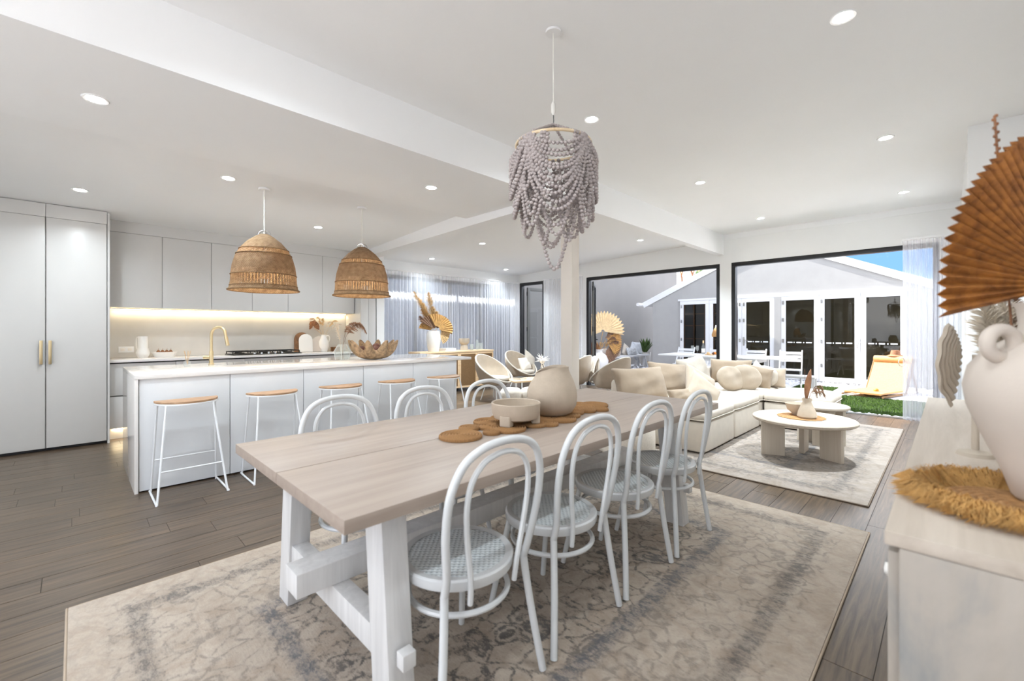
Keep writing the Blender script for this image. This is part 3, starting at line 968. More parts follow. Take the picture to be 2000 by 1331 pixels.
# reed diffuser
t = thing('reed_diffuser', 'small glass bottle with scent reeds beside the tap', 'diffuser', (0.79, 5.33, 0.925))
MB().lathe([(0.0, 0.0), (0.026, 0.0), (0.030, 0.01), (0.030, 0.045), (0.010, 0.06), (0.010, 0.075)], 16).obj('bottle', M['glassware'], t)
for k in range(5):
    a = k * 1.26
    MB().tube([(0, 0, 0.01), (0.028 * math.cos(a), 0.028 * math.sin(a), 0.15)], 0.0014, 5).obj('reed', M['dry'], t)
# geometric glass vase with pampas on the island
t = thing('glass_vase', 'faceted clear glass vase on the island beside the giant shell', 'vase', (2.27, 5.14, 0.925))
prof = [(0.0, 0.004), (0.085, 0.004), (0.105, 0.10), (0.050, 0.185)]
MB().lathe(prof + [(0.046, 0.183), (0.098, 0.10), (0.080, 0.012), (0.0, 0.012)], 6, cap=False).obj('glass_body', M['glassware'], t, smooth=0)
for k in range(6):
    a = 2 * PI * k / 6
    MB().tube([(r * math.cos(a), r * math.sin(a), z) for r, z in prof[1:]], 0.0026, 5).obj('facet_edge', M['glassedge'], t)

def plume(name, pts, r0, mat, n=260, strand=0.07, parent=None, seed=1, droop=0.3, stem_mat='dry'):
    """feathery plume: a stem with fine strands along its upper part"""
    rg = random.Random(seed)
    P = smooth_path(pts, 8)
    m = MB()
    m.tube(P, 0.0016, 5)
    N = len(P)
    for k in range(n):
        f = 0.38 + 0.62 * rg.random()
        i = min(int(f * (N - 1)), N - 2)
        p = P[i].lerp(P[i + 1], f * (N - 1) - i)
        tdir = (P[i + 1] - P[i]).normalized()
        side = tdir.cross(Vector((rg.uniform(-1, 1), rg.uniform(-1, 1), rg.uniform(-1, 1))))
        if side.length < 1e-4:
            continue
        side.normalize()
        env = math.sin(min(1.0, (1.02 - f) / 0.62 * 1.25) * PI / 2) * (0.55 + 0.45 * rg.random())
        L = strand * env
        w = r0 * (0.6 + 0.8 * rg.random())
        q = p + (tdir * 0.75 + side * 0.65) * L + Vector((0, 0, -droop * L))
        q2 = p + (tdir * 0.45 + side * 0.35) * L * 0.6
        nn = side.cross(tdir) * w
        m.add([p - nn, p + nn, q2 + nn * 0.9, q, q2 - nn * 0.9], [(0, 1, 2, 3, 4)])
    return m.obj(name, M[mat], parent, smooth=0)
t = thing('pampas_spray', 'drooping brown pampas stems in the faceted glass vase', 'dried flowers', (2.27, 5.14, 0.935))
rv = Vector((0.7071, -0.7071, 0))
def rp(a, z, b=0.0):
    """a along the picture's horizontal, b away from the camera"""
    return (a * 0.7071 + b * 0.7071, -a * 0.7071 + b * 0.7071, z)
plume('plume', [rp(0.0, 0.0), rp(0.02, 0.2), rp(0.10, 0.36), rp(0.20, 0.42), rp(0.29, 0.30)], 0.0022, 'plumebrown', 320, 0.10, t, 3, 0.6)
plume('plume', [rp(0.01, 0.0), rp(0.01, 0.2), rp(0.06, 0.38), rp(0.15, 0.43), rp(0.24, 0.38)], 0.0022, 'plumebrown', 280, 0.09, t, 4, 0.7)
plume('plume', [rp(-0.01, 0.0), rp(-0.03, 0.2), rp(-0.06, 0.36), rp(-0.08, 0.43)], 0.002, 'plumecream', 200, 0.06, t, 5, 0.3)

# giant clam shell with brown seed pods
t = thing('clam_shell', 'giant scalloped clam shell bowl on the island', 'shell bowl', (2.555, 4.93, 0.925), math.radians(-45))
t.scale = (0.95, 0.95, 1.0)
def shell(u, v):
    an = 2 * PI * u
    wave = (0.5 + 0.5 * math.cos(8 * an)) ** 1.3         # eight ridges with round valleys between
    k = math.sin(v * PI / 2) ** 0.8
    r = (0.035 + 0.195 * k) * (1 + 0.46 * (wave - 0.45) * v ** 0.8)
    z = 0.003 + 0.205 * (1 - math.cos(v * PI / 2)) ** 0.9 * (0.52 + 0.60 * wave * v)
    return (r * math.cos(an) * 1.12, r * math.sin(an) * 0.78, z)
def shell_sheet(m):
    n, k = 90, 14
    vs, fs = [], []
    for s in (0, 1):
        for i in range(n):
            for j in range(k):
                x, y, z = shell(i / n, j / (k - 1))
                f = 0.94 if s else 1.0
                vs.append((x * f, y * f, z + (0.006 if s else 0)))
    for i in range(n):
        l = (i + 1) % n
        for j in range(k - 1):
            fs.append((i * k + j, l * k + j, l * k + j + 1, i * k + j + 1))
            o = n * k
            fs.append((o + i * k + j + 1, o + l * k + j + 1, o + l * k + j, o + i * k + j))
        fs.append((i * k + k - 1, l * k + k - 1, n * k + l * k + k - 1, n * k + i * k + k - 1))
    fs.append(tuple(i * k for i in reversed(range(n))))
    fs.append(tuple(n * k + i * k for i in range(n)))
    m.add(vs, fs)
m = MB()
shell_sheet(m)
m.obj('shell_body', M['shell'], t, smooth=60)
bl = ['round brown seed ball in the clam shell, the outer one by the glass vase', 'round brown seed ball in the clam shell, second from the glass vase', 'round brown seed ball in the middle of the clam shell', 'round brown seed ball in the clam shell, nearest the curtain', 'round brown seed ball at the back of the clam shell']
for k, (a, b, z, r) in enumerate(((-0.135, -0.01, 0.115, 0.050), (-0.045, -0.06, 0.100, 0.048), (0.050, -0.05, 0.115, 0.052), (0.140, 0.0, 0.120, 0.048), (0.02, 0.06, 0.145, 0.050))):
    p = rp(a, z, b)
    o = MB().ball((0, 0, 0), r, seg=16, rings=10).obj('seed_ball', M['brownball'], None, (2.555 + p[0], 4.93 + p[1], 0.925 + z), smooth=60)
    tag(o, bl[k], 'seed ball', 'brown balls in the shell')

# jug
t = thing('ceramic_jug', 'tall white ceramic jug with a long handle on the kitchen worktop', 'jug', (0.615, 7.22, 0.93))
MB().lathe([(0.0, 0), (0.045, 0), (0.062, 0.03), (0.070, 0.065), (0.060, 0.10), (0.050, 0.125), (0.050, 0.27), (0.046, 0.27), (0.046, 0.13), (0.0, 0.06)], 28).obj('body', M['ceramic'], t)
MB().tube(smooth_path([rp(-0.045, 0.255), rp(-0.075, 0.25), rp(-0.082, 0.18), rp(-0.075, 0.11), rp(-0.055, 0.085)], 5), 0.008, 8).obj('handle', M['ceramic'], t)
# fruit dish and pears
t = thing('fruit_dish', 'white oval dish of pears on the kitchen worktop', 'dish', (0.83, 7.24, 0.93), math.radians(-20))
MB().lathe([(0.0, 0), (0.085, 0), (0.112, 0.065), (0.106, 0.065), (0.080, 0.012), (0, 0.012)], 28, sx=1.25, sy=0.8).obj('bowl', M['ceramic'], t)
pl = ['small russet pear in the white dish, at the jug end', 'small russet pear in the white dish, second from the jug', 'small russet pear in the white dish, third from the jug', 'small russet pear in the white dish, at the tap end']
for k, a in enumerate((-0.075, -0.022, 0.032, 0.082)):
    x, y, _ = rp(a, 0)
    t = thing('pear', pl[k], 'pear', (0.83 + x * 1.1, 7.24 + y * 0.35, 0.985), 0, 'pears in the white dish')
    MB().lathe([(0.0, -0.03), (0.020, -0.024), (0.027, -0.004), (0.020, 0.018), (0.010, 0.034), (0.0, 0.038)], 14).obj('flesh', M['pear'], t)
    MB().tube([(0, 0, 0.036), (0.004, 0.002, 0.058)], 0.0015, 5).obj('stalk', M['drydark'], t)
# cooktop
t = thing('gas_cooktop', 'black gas cooktop with cast iron grates and steel knobs', 'cooktop', (1.98, 7.13, 0.93))
MB().b(-0.45, 0.45, -0.22, 0.24, 0, 0.010).obj('glass_plate', M['iron'], t, bevel=0.003)
for x, y, r in ((-0.31, 0.11, 0.045), (-0.31, -0.07, 0.035), (0.0, 0.04, 0.06), (0.31, 0.11, 0.04), (0.31, -0.07, 0.045)):
    b = MB().lathe([(r * 1.25, 0.010), (r * 1.25, 0.018), (r, 0.022), (r, 0.030), (0, 0.032)], 18, (x, y, 0)).obj('burner', M['iron'], t)
for x in (-0.30, 0.0, 0.30):
    g = MB()
    for dx in (-0.135, 0.135):
        g.b(x + dx - 0.005, x + dx + 0.005, -0.15, 0.21, 0.038, 0.050)
    for y in (-0.15, -0.06, 0.03, 0.12, 0.205):
        g.b(x - 0.13, x + 0.13, y - 0.005, y + 0.005, 0.040, 0.050)
    for dx in (-0.135, 0.135):
        for y in (-0.148, 0.203):
            g.b(x + dx - 0.006, x + dx + 0.006, y - 0.006, y + 0.006, 0.010, 0.040)
    stuff(g.obj('grate', M['iron'], t))
for k in range(5):
    MB().lathe([(0.017, 0.010), (0.015, 0.032), (0, 0.033)], 14, (-0.18 + 0.09 * k, -0.19, 0)).obj('knob', M['chrome'], t)
# boards and vases by the splashback
def board(name, label, poly, x, y, th, mat, lean, cat='board'):
    m = MB().prism(poly, -th / 2, th / 2)
    o = m.obj(name, M[mat], None, (x, y, 0.931), bevel=0.002)
    o.rotation_euler = (PI / 2 - lean, 0, math.radians(-14))
    tag(o, label, cat)
    return o
def dome(w, h, n=16):
    pts = [(-w / 2, 0), (w / 2, 0), (w / 2, h - w / 2)]
    pts += [(w / 2 * math.cos(a), h - w / 2 + w / 2 * math.sin(a)) for a in np.linspace(0, PI, n)[1:]]
    return pts
board('serving_board', 'round-topped white board leaning on the splashback in front of a wooden one', dome(0.20, 0.29), 2.62, 7.28, 0.012, 'ceramic', 0.20)
board('serving_board', 'dark wooden board leaning behind the round-topped white board', dome(0.225, 0.315) , 2.585, 7.35, 0.014, 'shelfwood', 0.16)
board('serving_board', 'white board with a slanted shoulder leaning beside the cooktop', [(-0.08, 0), (0.08, 0), (0.12, 0.17), (0.115, 0.235), (0.06, 0.26), (0.0, 0.235), (-0.08, 0.16)], 2.76, 7.26, 0.012, 'matteceramic', 0.22)
t = thing('ceramic_vase', 'plump white vase with a side handle by the splashback', 'vase', (2.90, 7.28, 0.93))
MB().lathe([(0.0, 0), (0.055, 0), (0.082, 0.08), (0.078, 0.16), (0.048, 0.22), (0.034, 0.26), (0.042, 0.275), (0.036, 0.27), (0.028, 0.24), (0.0, 0.2)], 24).obj('body', M['ceramic'], t)
MB().tube(smooth_path([rp(0.035, 0.25), rp(0.085, 0.255), rp(0.098, 0.20), rp(0.078, 0.145)], 5), 0.0085, 8).obj('handle', M['ceramic'], t)
t = thing('dried_leaf_bunch', 'dried palm leaves and plumes in the plump white vase', 'dried flowers', (2.90, 7.28, 1.13))
MB().sheet(lambda u, v: rp((-0.17 + 0.10 * math.cos(-0.3 + 4.3 * (u - 0.05)) * (0.15 + 0.85 * v)) + 0.0, 0.20 + 0.10 * math.sin(-0.3 + 4.3 * (u - 0.05)) * (0.15 + 0.85 * v), 0.006 * math.sin(60 * u) * v), 60, 5, 0.003).obj('palm_leaf', M['drydark'], t)
MB().tube([rp(0, 0.0), rp(-0.05, 0.10), rp(-0.15, 0.18)], 0.003, 6).obj('leaf_stem', M['dry'], t)
for k, (a, z, mt) in enumerate(((-0.20, 0.36, 'plumebrown'), (-0.10, 0.38, 'plume'), (-0.02, 0.35, 'plume'), (0.10, 0.30, 'plumecream'), (0.20, 0.32, 'plume'), (0.26, 0.26, 'plumecream'))):
    plume('plume', [rp(0, 0.0), rp(a * 0.4, z * 0.55), rp(a * 0.8, z * 0.92), rp(a * 1.15, z * 0.92)], 0.002, mt, 150, 0.06, t, 20 + k, 0.4)
t = thing('wooden_box', 'small dark wooden box beside the plump white vase', 'box', (3.10, 7.30, 0.93), 0.1)
MB().b(-0.06, 0.06, -0.04, 0.04, 0, 0.05).obj('body', M['shelfwood'], t, bevel=0.003)
MB().b(-0.062, 0.062, -0.042, 0.042, 0.0505, 0.065).obj('lid', M['shelfwood'], t, bevel=0.003)

# rattan pendants
def weave_material():
    t = NT('rattan_weave')
    tc = t.n('ShaderNodeTexCoord')
    sp = t.n('ShaderNodeSeparateXYZ')
    t.l(tc.outputs['Object'], sp.inputs[0])
    at = t.math('ARCTAN2', sp.outputs[1], sp.outputs[0])
    hx = t.math('SINE', t.math('MULTIPLY', at, 90.0))
    hz = t.math('SINE', t.math('MULTIPLY', sp.outputs[2], 420.0))
    wv = t.math('MULTIPLY', hx, hz)
    f = t.noise(tc.outputs['Object'], 28.0, 4.0)
    c = t.ramp(t.math('ADD', t.math('MULTIPLY', wv, 0.18), f), [(0.2, lin((132, 104, 76))), (0.5, lin((180, 150, 116))), (0.8, lin((206, 178, 144)))])
    zz = sp.outputs[2]
    dk = t.math('MULTIPLY', t.math('GREATER_THAN', zz, 0.20), t.math('LESS_THAN', zz, 0.36))
    dk = t.math('ADD', dk, t.math('GREATER_THAN', zz, 0.41))
    c = t.mix(t.math('MULTIPLY', dk, 0.35), c, lin((140, 114, 84)))
    t.base(c)
    t.set(0.7, 0, 0.3)
    t.bump(wv, 0.8, 0.006)
    # loosely woven: light passes between the strands
    tr = t.n('ShaderNodeBsdfTransparent')
    tl = t.n('ShaderNodeBsdfTranslucent')
    t.l(c, tl.inputs['Color'])
    mm = t.n('ShaderNodeMixShader')
    mm.inputs[0].default_value = 0.35
    t.l(t.p.outputs[0], mm.inputs[1])
    t.l(tl.outputs[0], mm.inputs[2])
    # two open bands where the canes stand apart
    z = sp.outputs[2]
    def bnd(a, b):
        return t.math('MULTIPLY', t.math('GREATER_THAN', z, a), t.math('LESS_THAN', z, b))
    openb = t.math('ADD', bnd(0.045, 0.155), bnd(0.36, 0.41))
    hole = t.math('MULTIPLY', openb, t.math('GREATER_THAN', t.math('SINE', t.math('MULTIPLY', at, 64.0)), 0.55))
    m2 = t.n('ShaderNodeMixShader')
    t.l(hole, m2.inputs[0])
    t.l(mm.outputs[0], m2.inputs[1])
    t.l(tr.outputs[0], m2.inputs[2])
    t.l(m2.outputs[0], t.o.inputs['Surface'])
    return t.m
M['weave'] = weave_material()
def pendant(label, x, y):
    zc = kz(y)
    t = thing('rattan_pendant', label, 'pendant light', (x, y, 1.675), 0, 'woven rattan pendants')
    prof = [(0.318, 0.0), (0.305, 0.03), (0.296, 0.08), (0.292, 0.16), (0.280, 0.25), (0.255, 0.34), (0.215, 0.42), (0.155, 0.49), (0.085, 0.545), (0.045, 0.57)]
    MB().lathe(prof + [(r - 0.006, z) for r, z in reversed(prof)], 72, cap=False).obj('shade', M['weave'], t, smooth=70)
    MB().tube([(0.318 * math.cos(a), 0.318 * math.sin(a), 0.004) for a in np.linspace(0, 2 * PI, 41)[:-1]], 0.008, 7, True).obj('rim', M['cane'], t)
    for zz, rr in ((0.045, 0.301), (0.155, 0.2935), (0.36, 0.248), (0.41, 0.222)):
        MB().tube([(rr * math.cos(a), rr * math.sin(a), zz) for a in np.linspace(0, 2 * PI, 41)[:-1]], 0.005, 6, True).obj('cane_hoop', M['cane'], t)
    for s in (-1, 1):
        MB().tube([rp(s * 0.045 * math.cos(a) + 0.012 * s, 0.565 + 0.045 * math.sin(a), 0.01 * s) for a in np.linspace(0, PI, 10)], 0.004, 6).obj('top_loop', M['chrome'], t)
    MB().tube([(0, 0, 0.40), (0, 0, zc - 1.675 - 0.02)], 0.0065, 8).obj('cord', M['rope'], t)
    MB().lathe([(0.02, 0.34), (0.022, 0.42), (0.008, 0.44)], 12).obj('lamp_holder', M['plastic'], t)
    MB().ball((0, 0, 0.30), 0.045, seg=14, rings=10).obj('bulb', M['bulb'], t)
    MB().lathe([(0.055, zc - 1.675 - 0.022), (0.055, zc - 1.675 - 0.001), (0, zc - 1.675 - 0.001)], 20).obj('ceiling_rose', M['plastic'], t)
    ld = bpy.data.lights.new('pendant_bulb', 'POINT')
    ld.energy, ld.color, ld.shadow_soft_size = 3.5, (1.0, 0.84, 0.62), 0.05
    l = bpy.data.objects.new('lamp', ld)
    COL.objects.link(l)
    l.parent, l.location = t, (0, 0, 0.22)
pendant('woven rattan dome pendant above the island, the one closer to the pantry', 1.36, 4.90)
pendant('woven rattan dome pendant above the island, the one closer to the curtain', 2.38, 4.86)

# bar stools
def stool(label, x, y):
    t = thing('bar_stool', label, 'stool', (x, y, 0), 0, 'bar stools along the island')
    poly = [(0.205, 0.115), (-0.205, 0.115)]
    poly = [(0.21 * math.cos(a), 0.115 - 0.005 + 0.225 * math.sin(a)) for a in np.linspace(PI, 2 * PI, 22)]
    poly = [(-0.205, 0.12)] + poly + [(0.205, 0.12)]
    MB().prism([(px * 1.0, py) for px, py in poly], 0.712, 0.727).obj('seat', M['stoolwood'], t, bevel=0.003)
    MB().prism([(px * 1.012, py * 1.012 - 0.001) for px, py in poly], 0.698, 0.7115).obj('seat_rim', M['white'], t, bevel=0.002)
    for s in (-1, 1):
        MB().tube(smooth_path([(s * 0.15, -0.045, 0.70), (s * 0.215, -0.185, 0.05), (s * 0.225, -0.20, 0.012), (s * 0.225, -0.17, 0.0085), (s * 0.225, 0.17, 0.0085), (s * 0.222, 0.20, 0.012), (s * 0.215, 0.19, 0.05), (s * 0.19, 0.085, 0.70)], 4), 0.0078, 8).obj('leg_frame', M['white'], t)
    MB().tube([(-0.197, -0.147, 0.225), (0.197, -0.147, 0.225)], 0.0065, 8).obj('footrest', M['white'], t)
    MB().tube([(-0.208, 0.157, 0.255), (0.208, 0.157, 0.255)], 0.0065, 8).obj('footrest', M['white'], t)
    return t
sl = ['white wire bar stool with timber seat, the one closest to the pantry', 'white wire bar stool with timber seat, second from the pantry', 'white wire bar stool with timber seat, in the middle of the row', 'white wire bar stool with timber seat, fourth from the pantry', 'white wire bar stool with timber seat, at the cane sideboard end']
st0 = stool(sl[0], 0.645, 4.265)
for k in range(1, 5):
    dup(st0, sl[k], (0.645 + 0.628 * k, 4.255, 0))

# ------------------------------------------------------------------ dining
TX0, TX1, TY0, TY1, TZ = 0.52, 3.252, 1.167, 2.303, 0.76
TYC = (TY0 + TY1) / 2
t = thing('dining_table', 'long washed timber trestle dining table', 'table', (TX0, TYC, 0.012))
z1 = TZ - 0.012
for y0, y1 in ((TY0 - TYC, -0.0015), (0.0015, TY1 - TYC)):
    MB().b(0, TX1 - TX0, y0, y1, z1 - 0.042, z1).obj('top_board', M['tabletop'], t, bevel=0.003)
hw = (TY1 - TY0) / 2
for x in (0.17, 2.25):
    for s in (-1, 1):
        a0, a1 = s * (hw - 0.045), s * (hw - 0.115)
        w = 0.115 * s
        vs = [(x, a0, 0), (x + 0.09, a0, 0), (x + 0.09, a0 - w, 0), (x, a0 - w, 0), (x, a1, z1 - 0.043), (x + 0.09, a1, z1 - 0.043), (x + 0.09, a1 - w, z1 - 0.043), (x, a1 - w, z1 - 0.043)]
        fs = [(0, 3, 2, 1), (4, 5, 6, 7), (0, 1, 5, 4), (1, 2, 6, 5), (2, 3, 7, 6), (3, 0, 4, 7)]
        if s < 0:
            fs = [tuple(reversed(f)) for f in fs]
        MB().add(vs, fs).obj('leg', M['tablewhite'], t, bevel=0.004)
        MB().b(x + 0.022, x + 0.068, s * (hw - 0.055), s * (hw - 0.015), 0.215, 0.265).obj('tenon', M['tablewhite'], t, bevel=0.003)
    MB().b(x + 0.005, x + 0.085, -hw + 0.15, hw - 0.15, z1 - 0.115, z1 - 0.0425).obj('top_rail', M['tablewhite'], t, bevel=0.003)
    MB().b(x + 0.01, x + 0.08, -hw + 0.16, hw - 0.16, 0.19, 0.285).obj('cross_rail', M['tablewhite'], t, bevel=0.003)
MB().b(0.05, 2.46, -0.06, 0.06, 0.2855, 0.375).obj('stretcher', M['tablewhite'], t, bevel=0.004)

# bentwood chairs: back towards -y
def bentwood(label, x, y, rz):
    t = thing('bentwood_chair', label, 'chair', (x, y, 0.012), rz, 'white bentwood dining chairs')
    R = 0.207
    MB().lathe([(R - 0.030, 0.420), (R - 0.004, 0.420), (R, 0.428), (R, 0.452), (R - 0.006, 0.458), (R - 0.030, 0.455)], 44, cap=False).obj('seat_rim', M['chair'], t)
    MB().lathe([(0.0, 0.4505), (R - 0.029, 0.4535), (R - 0.029, 0.446), (0.0, 0.443)], 40, cap=False).obj('seat_panel', M['canepat'], t)
    # outer hoop, ends at the seat
    half = [(0.180, -0.165, 0.430), (0.186, -0.185, 0.50), (0.205, -0.205, 0.62), (0.208, -0.220, 0.72), (0.196, -0.230, 0.79), (0.160, -0.240, 0.855), (0.095, -0.246, 0.892), (0.0, -0.248, 0.904)]
    full = [(-a, b, c) for a, b, c in half] + [(a, b, c) for a, b, c in reversed(half[:-1])]
    MB().tube(smooth_path(full, 5), 0.0138, 10).obj('back_hoop', M['chair'], t)
    half = [(0.100, -0.195, 0.385), (0.106, -0.205, 0.47), (0.128, -0.215, 0.60), (0.138, -0.226, 0.71), (0.126, -0.235, 0.79), (0.088, -0.242, 0.842), (0.045, -0.245, 0.861), (0.0, -0.246, 0.867)]
    full = [(-a, b, c) for a, b, c in half] + [(a, b, c) for a, b, c in reversed(half[:-1])]
    MB().tube(smooth_path(full, 5), 0.0098, 8).obj('inner_hoop', M['chair'], t)
    for s in (-1, 1):
        MB().tube(smooth_path([(s * 0.180, -0.165, 0.432), (s * 0.186, -0.172, 0.36), (s * 0.205, -0.19, 0.20), (s * 0.235, -0.212, 0.004)], 4), 0.0142, 10).obj('leg', M['chair'], t)
        MB().tube(smooth_path([(s * 0.135, 0.125, 0.425), (s * 0.150, 0.155, 0.28), (s * 0.182, 0.205, 0.004)], 4), 0.0135, 10).obj('leg', M['chair'], t)
    MB().tube([(0.180 * math.cos(a), -0.008 + 0.180 * math.sin(a), 0.335) for a in np.linspace(0, 2 * PI, 37)[:-1]], 0.0105, 8, True).obj('foot_ring', M['chair'], t)
    return t
def cane_pattern():
    t = NT('white_cane_seat')
    v = t.coord('Object', (260, 260, 260))
    sp = t.n('ShaderNodeSeparateXYZ')
    t.l(v, sp.inputs[0])
    w = t.math('MULTIPLY', t.math('SINE', sp.outputs[0]), t.math('SINE', sp.outputs[1]))
    t.base(t.ramp(w, [(0.30, lin((226, 231, 232))), (0.62, lin((176, 184, 186)))]))
    t.set(0.3)
    t.bump(w, 0.7, 0.003)
    return t.m
M['canepat'] = cane_pattern()
cl = ['white bentwood chair at the near table end, on the washed sideboard side', 'white bentwood chair on the sideboard side of the table, second from the near end',
      'white bentwood chair on the sideboard side of the table, third from the near end', 'white bentwood chair on the sideboard side of the table, closest to the sofa']
cx = (1.00, 1.535, 2.065, 2.605)
c0 = bentwood(cl[0], cx[0], 1.285, 0.0)
for k in range(1, 4):
    dup(c0, cl[k], (cx[k], 1.285, 0.012))
cl = ['white bentwood chair at the near end of the table, on the island side', 'white bentwood chair on the island side of the table, second from the near end', 'white bentwood chair on the island side of the table, third from the near end']
for k, x in enumerate((1.02, 1.56, 2.09)):
    dup(c0, cl[k], (x, 2.105, 0.012), PI)

# jute runner of coiled discs
t = thing('coil_runner', 'jute table runner made of coiled discs', 'table runner', (1.85, 1.70, TZ))
def coil_mesh(turns):
    m = MB()
    prof = []
    n = turns * 6
    for i in range(n + 1):
        f = i / n
        prof.append((max(0.0001, f), 0.012 + 0.007 * abs(math.sin(PI * turns * f))))
    prof.append((1.0, 0.002))
    prof.append((0.98, 0.0005))
    m.lathe(prof, 26)
    return m.mesh('coil', M['jute'], smooth=30)
big, small = coil_mesh(7), coil_mesh(4)
spots = [(-0.53, -0.03, 0.105, 1), (-0.395, 0.075, 0.055, 0), (-0.375, -0.085, 0.045, 0), (-0.30, 0.03, 0.06, 0), (-0.255, -0.08, 0.095, 1), (-0.22, 0.12, 0.085, 1), (-0.12, 0.0, 0.06, 0), (-0.10, 0.14, 0.07, 0), (-0.08, -0.11, 0.07, 0),
         (-0.02, -0.16, 0.055, 0), (0.0, 0.06, 0.10, 1), (0.06, -0.06, 0.075, 0), (0.13, -0.13, 0.085, 1), (0.15, 0.06, 0.09, 1), (0.245, -0.09, 0.07, 0), (0.27, 0.03, 0.065, 0), (0.30, 0.13, 0.075, 0), (0.34, -0.04, 0.075, 1), (0.42, 0.06, 0.075, 1), (0.455, -0.07, 0.06, 0),
         (0.53, 0.0, 0.07, 0), (0.55, -0.115, 0.05, 0), (0.60, 0.11, 0.06, 0), (0.655, 0.015, 0.095, 1)]
for x, y, r, b in spots:
    put('coil', big if b else small, t, (x, y * 0.95, 0.0), scale=(r, r, 1))
# footed bowl
t = thing('footed_bowl', 'beige stoneware bowl on chunky feet on the jute runner', 'bowl', (1.69, 1.66, TZ + 0.016))
MB().lathe([(0.0, 0.022), (0.090, 0.022), (0.118, 0.034), (0.130, 0.06), (0.133, 0.112), (0.130, 0.116), (0.124, 0.112), (0.120, 0.062), (0.105, 0.045), (0.0, 0.038)], 44).obj('bowl_body', M['stoneware'], t)
for k in range(3):
    a = k * 2 * PI / 3 - 0.75
    MB().box((0.106 * math.cos(a), 0.106 * math.sin(a), 0.030), (0.046, 0.062, 0.060), rz=a).obj('foot', M['stoneware'], t, bevel=0.010, seg=3)
# sack-shaped vase
t = thing('sack_vase', 'large beige rounded vase with a slanted mouth on the runner', 'vase', (2.03, 1.69, TZ + 0.014))
def wob(an, r, z):
    f = max(0.0, (z - 0.16) / 0.13)
    fc = math.cos(an + PI / 4)          # picture's right-hand side
    r2 = r * (1 + 0.03 * math.sin(2 * an + 1) * min(1, z / 0.1))
    return (r2, z + 0.022 * f * fc + 0.010 * f * math.sin(2 * an))
op = [(0.0, 0.0), (0.085, 0.0), (0.120, 0.018), (0.146, 0.06), (0.154, 0.105), (0.150, 0.150), (0.133, 0.198), (0.113, 0.235), (0.101, 0.262), (0.102, 0.276)]
MB().lathe(op + [(0.096, 0.276), (0.094, 0.262), (0.104, 0.235), (0.12, 0.19), (0.135, 0.12), (0.11, 0.04), (0.0, 0.02)], 48, wob=wob).obj('body', M['stoneware'], t, smooth=60)

# bead chandelier
LX, LY = 1.97, 1.63
t = thing('bead_chandelier', 'greige wooden bead chandelier on a bamboo ring above the dining table', 'chandelier', (LX, LY, 2.35))
MB().tube([(0, 0, 0.225), (0, 0, 0.667)], 0.0035, 6).obj('cord', M['rope'], t)
MB().lathe([(0.045, 0.655), (0.045, 0.6685), (0, 0.6685)], 18).obj('ceiling_rose', M['plastic'], t)
MB().lathe([(0.006, 0.18), (0.014, 0.20), (0.013, 0.24), (0.005, 0.26)], 12).obj('lamp_holder', M['rope'], t)
MB().tube([(0, 0, 0.19), (0.004, 0, 0.15), (0, 0, 0.12)], 0.003, 6).obj('hook', M['black'], t)
ring = [(0.215 * math.cos(a), 0.215 * math.sin(a), 0.0) for a in np.linspace(0, 2 * PI, 41)[:-1]]
MB().tube(ring, 0.009, 8, True).obj('bamboo_hoop', M['bamboo'], t)
def beads(pts, r, name='bead_strand'):
    P = [Vector(p) for p in pts]
    m = MB()
    acc, step = 0.0, r * 1.9
    nxt = 0.0
    for i in range(len(P) - 1):
        L = (P[i + 1] - P[i]).length
        while nxt <= acc + L:
            q = P[i].lerp(P[i + 1], (nxt - acc) / max(L, 1e-9))
            k = r * rnd.uniform(0.92, 1.08)
            m.ball(q, k, k, k * 0.9, 8, 6)
            nxt += step
        acc += L
    o = m.obj(name, M['bead'], t, smooth=80)
    return stuff(o)
def ringp(a, r=0.215, z=0.0):
    return Vector((r * math.cos(a), r * math.sin(a), z))
rg = random.Random(77)
gather = [PI + k * PI / 2 for k in range(4)]          # two of the four gathers face the camera
for a in gather:
    beads([Vector((0, 0, 0.125)), ringp(a + 0.12, 0.213, 0.012)], 0.0100)
def swag(a0, a1, drop, bulge, r=0.0112, power=0.62, z0=0.0):
    pts = []
    for k in range(25):
        f = k / 24
        s_ = (4 * f * (1 - f)) ** power
        a = a0 + (a1 - a0) * f
        rr = 0.215 * (1 + bulge * s_)
        pts.append(Vector((rr * math.cos(a), rr * math.sin(a), z0 - drop * s_)))
    beads(pts, r)
for k in range(4):
    for j, dr in enumerate(np.linspace(0.085, 0.42, 11)):
        e0, e1 = rg.uniform(-0.16, 0.10), rg.uniform(-0.10, 0.16)
        bl_ = 0.16 if dr < 0.34 else 0.06
        if k == 0:
            bl_ = 0.08 - 0.02 * (j % 2)
        swag(gather[k] + e0, gather[k] + PI / 2 + e1, dr + rg.uniform(-0.012, 0.012), bl_, power=0.98 - 0.02 * j)
for k in range(4):                                     # short side loops hanging from each gather
    for dr, wd in ((0.30, 0.55), (0.38, 0.75), (0.44, 0.6), (0.50, 0.9)):
        c_ = gather[k] + rg.uniform(-0.15, 0.15)
        swag(c_ - wd / 2, c_ + wd / 2, dr, 0.03 - 0.25 * max(0, dr - 0.36), power=0.6)
for a0, a1, dr in ((gather[0] - 0.1, gather[1] + 0.1, 0.50), (gather[0] + 0.1, gather[1] - 0.1, 0.55), (gather[2], gather[3], 0.56), (gather[1], gather[2], 0.50), (gather[3], gather[3] + PI / 2, 0.50)):
    swag(a0, a1, dr, -0.22, power=0.75)
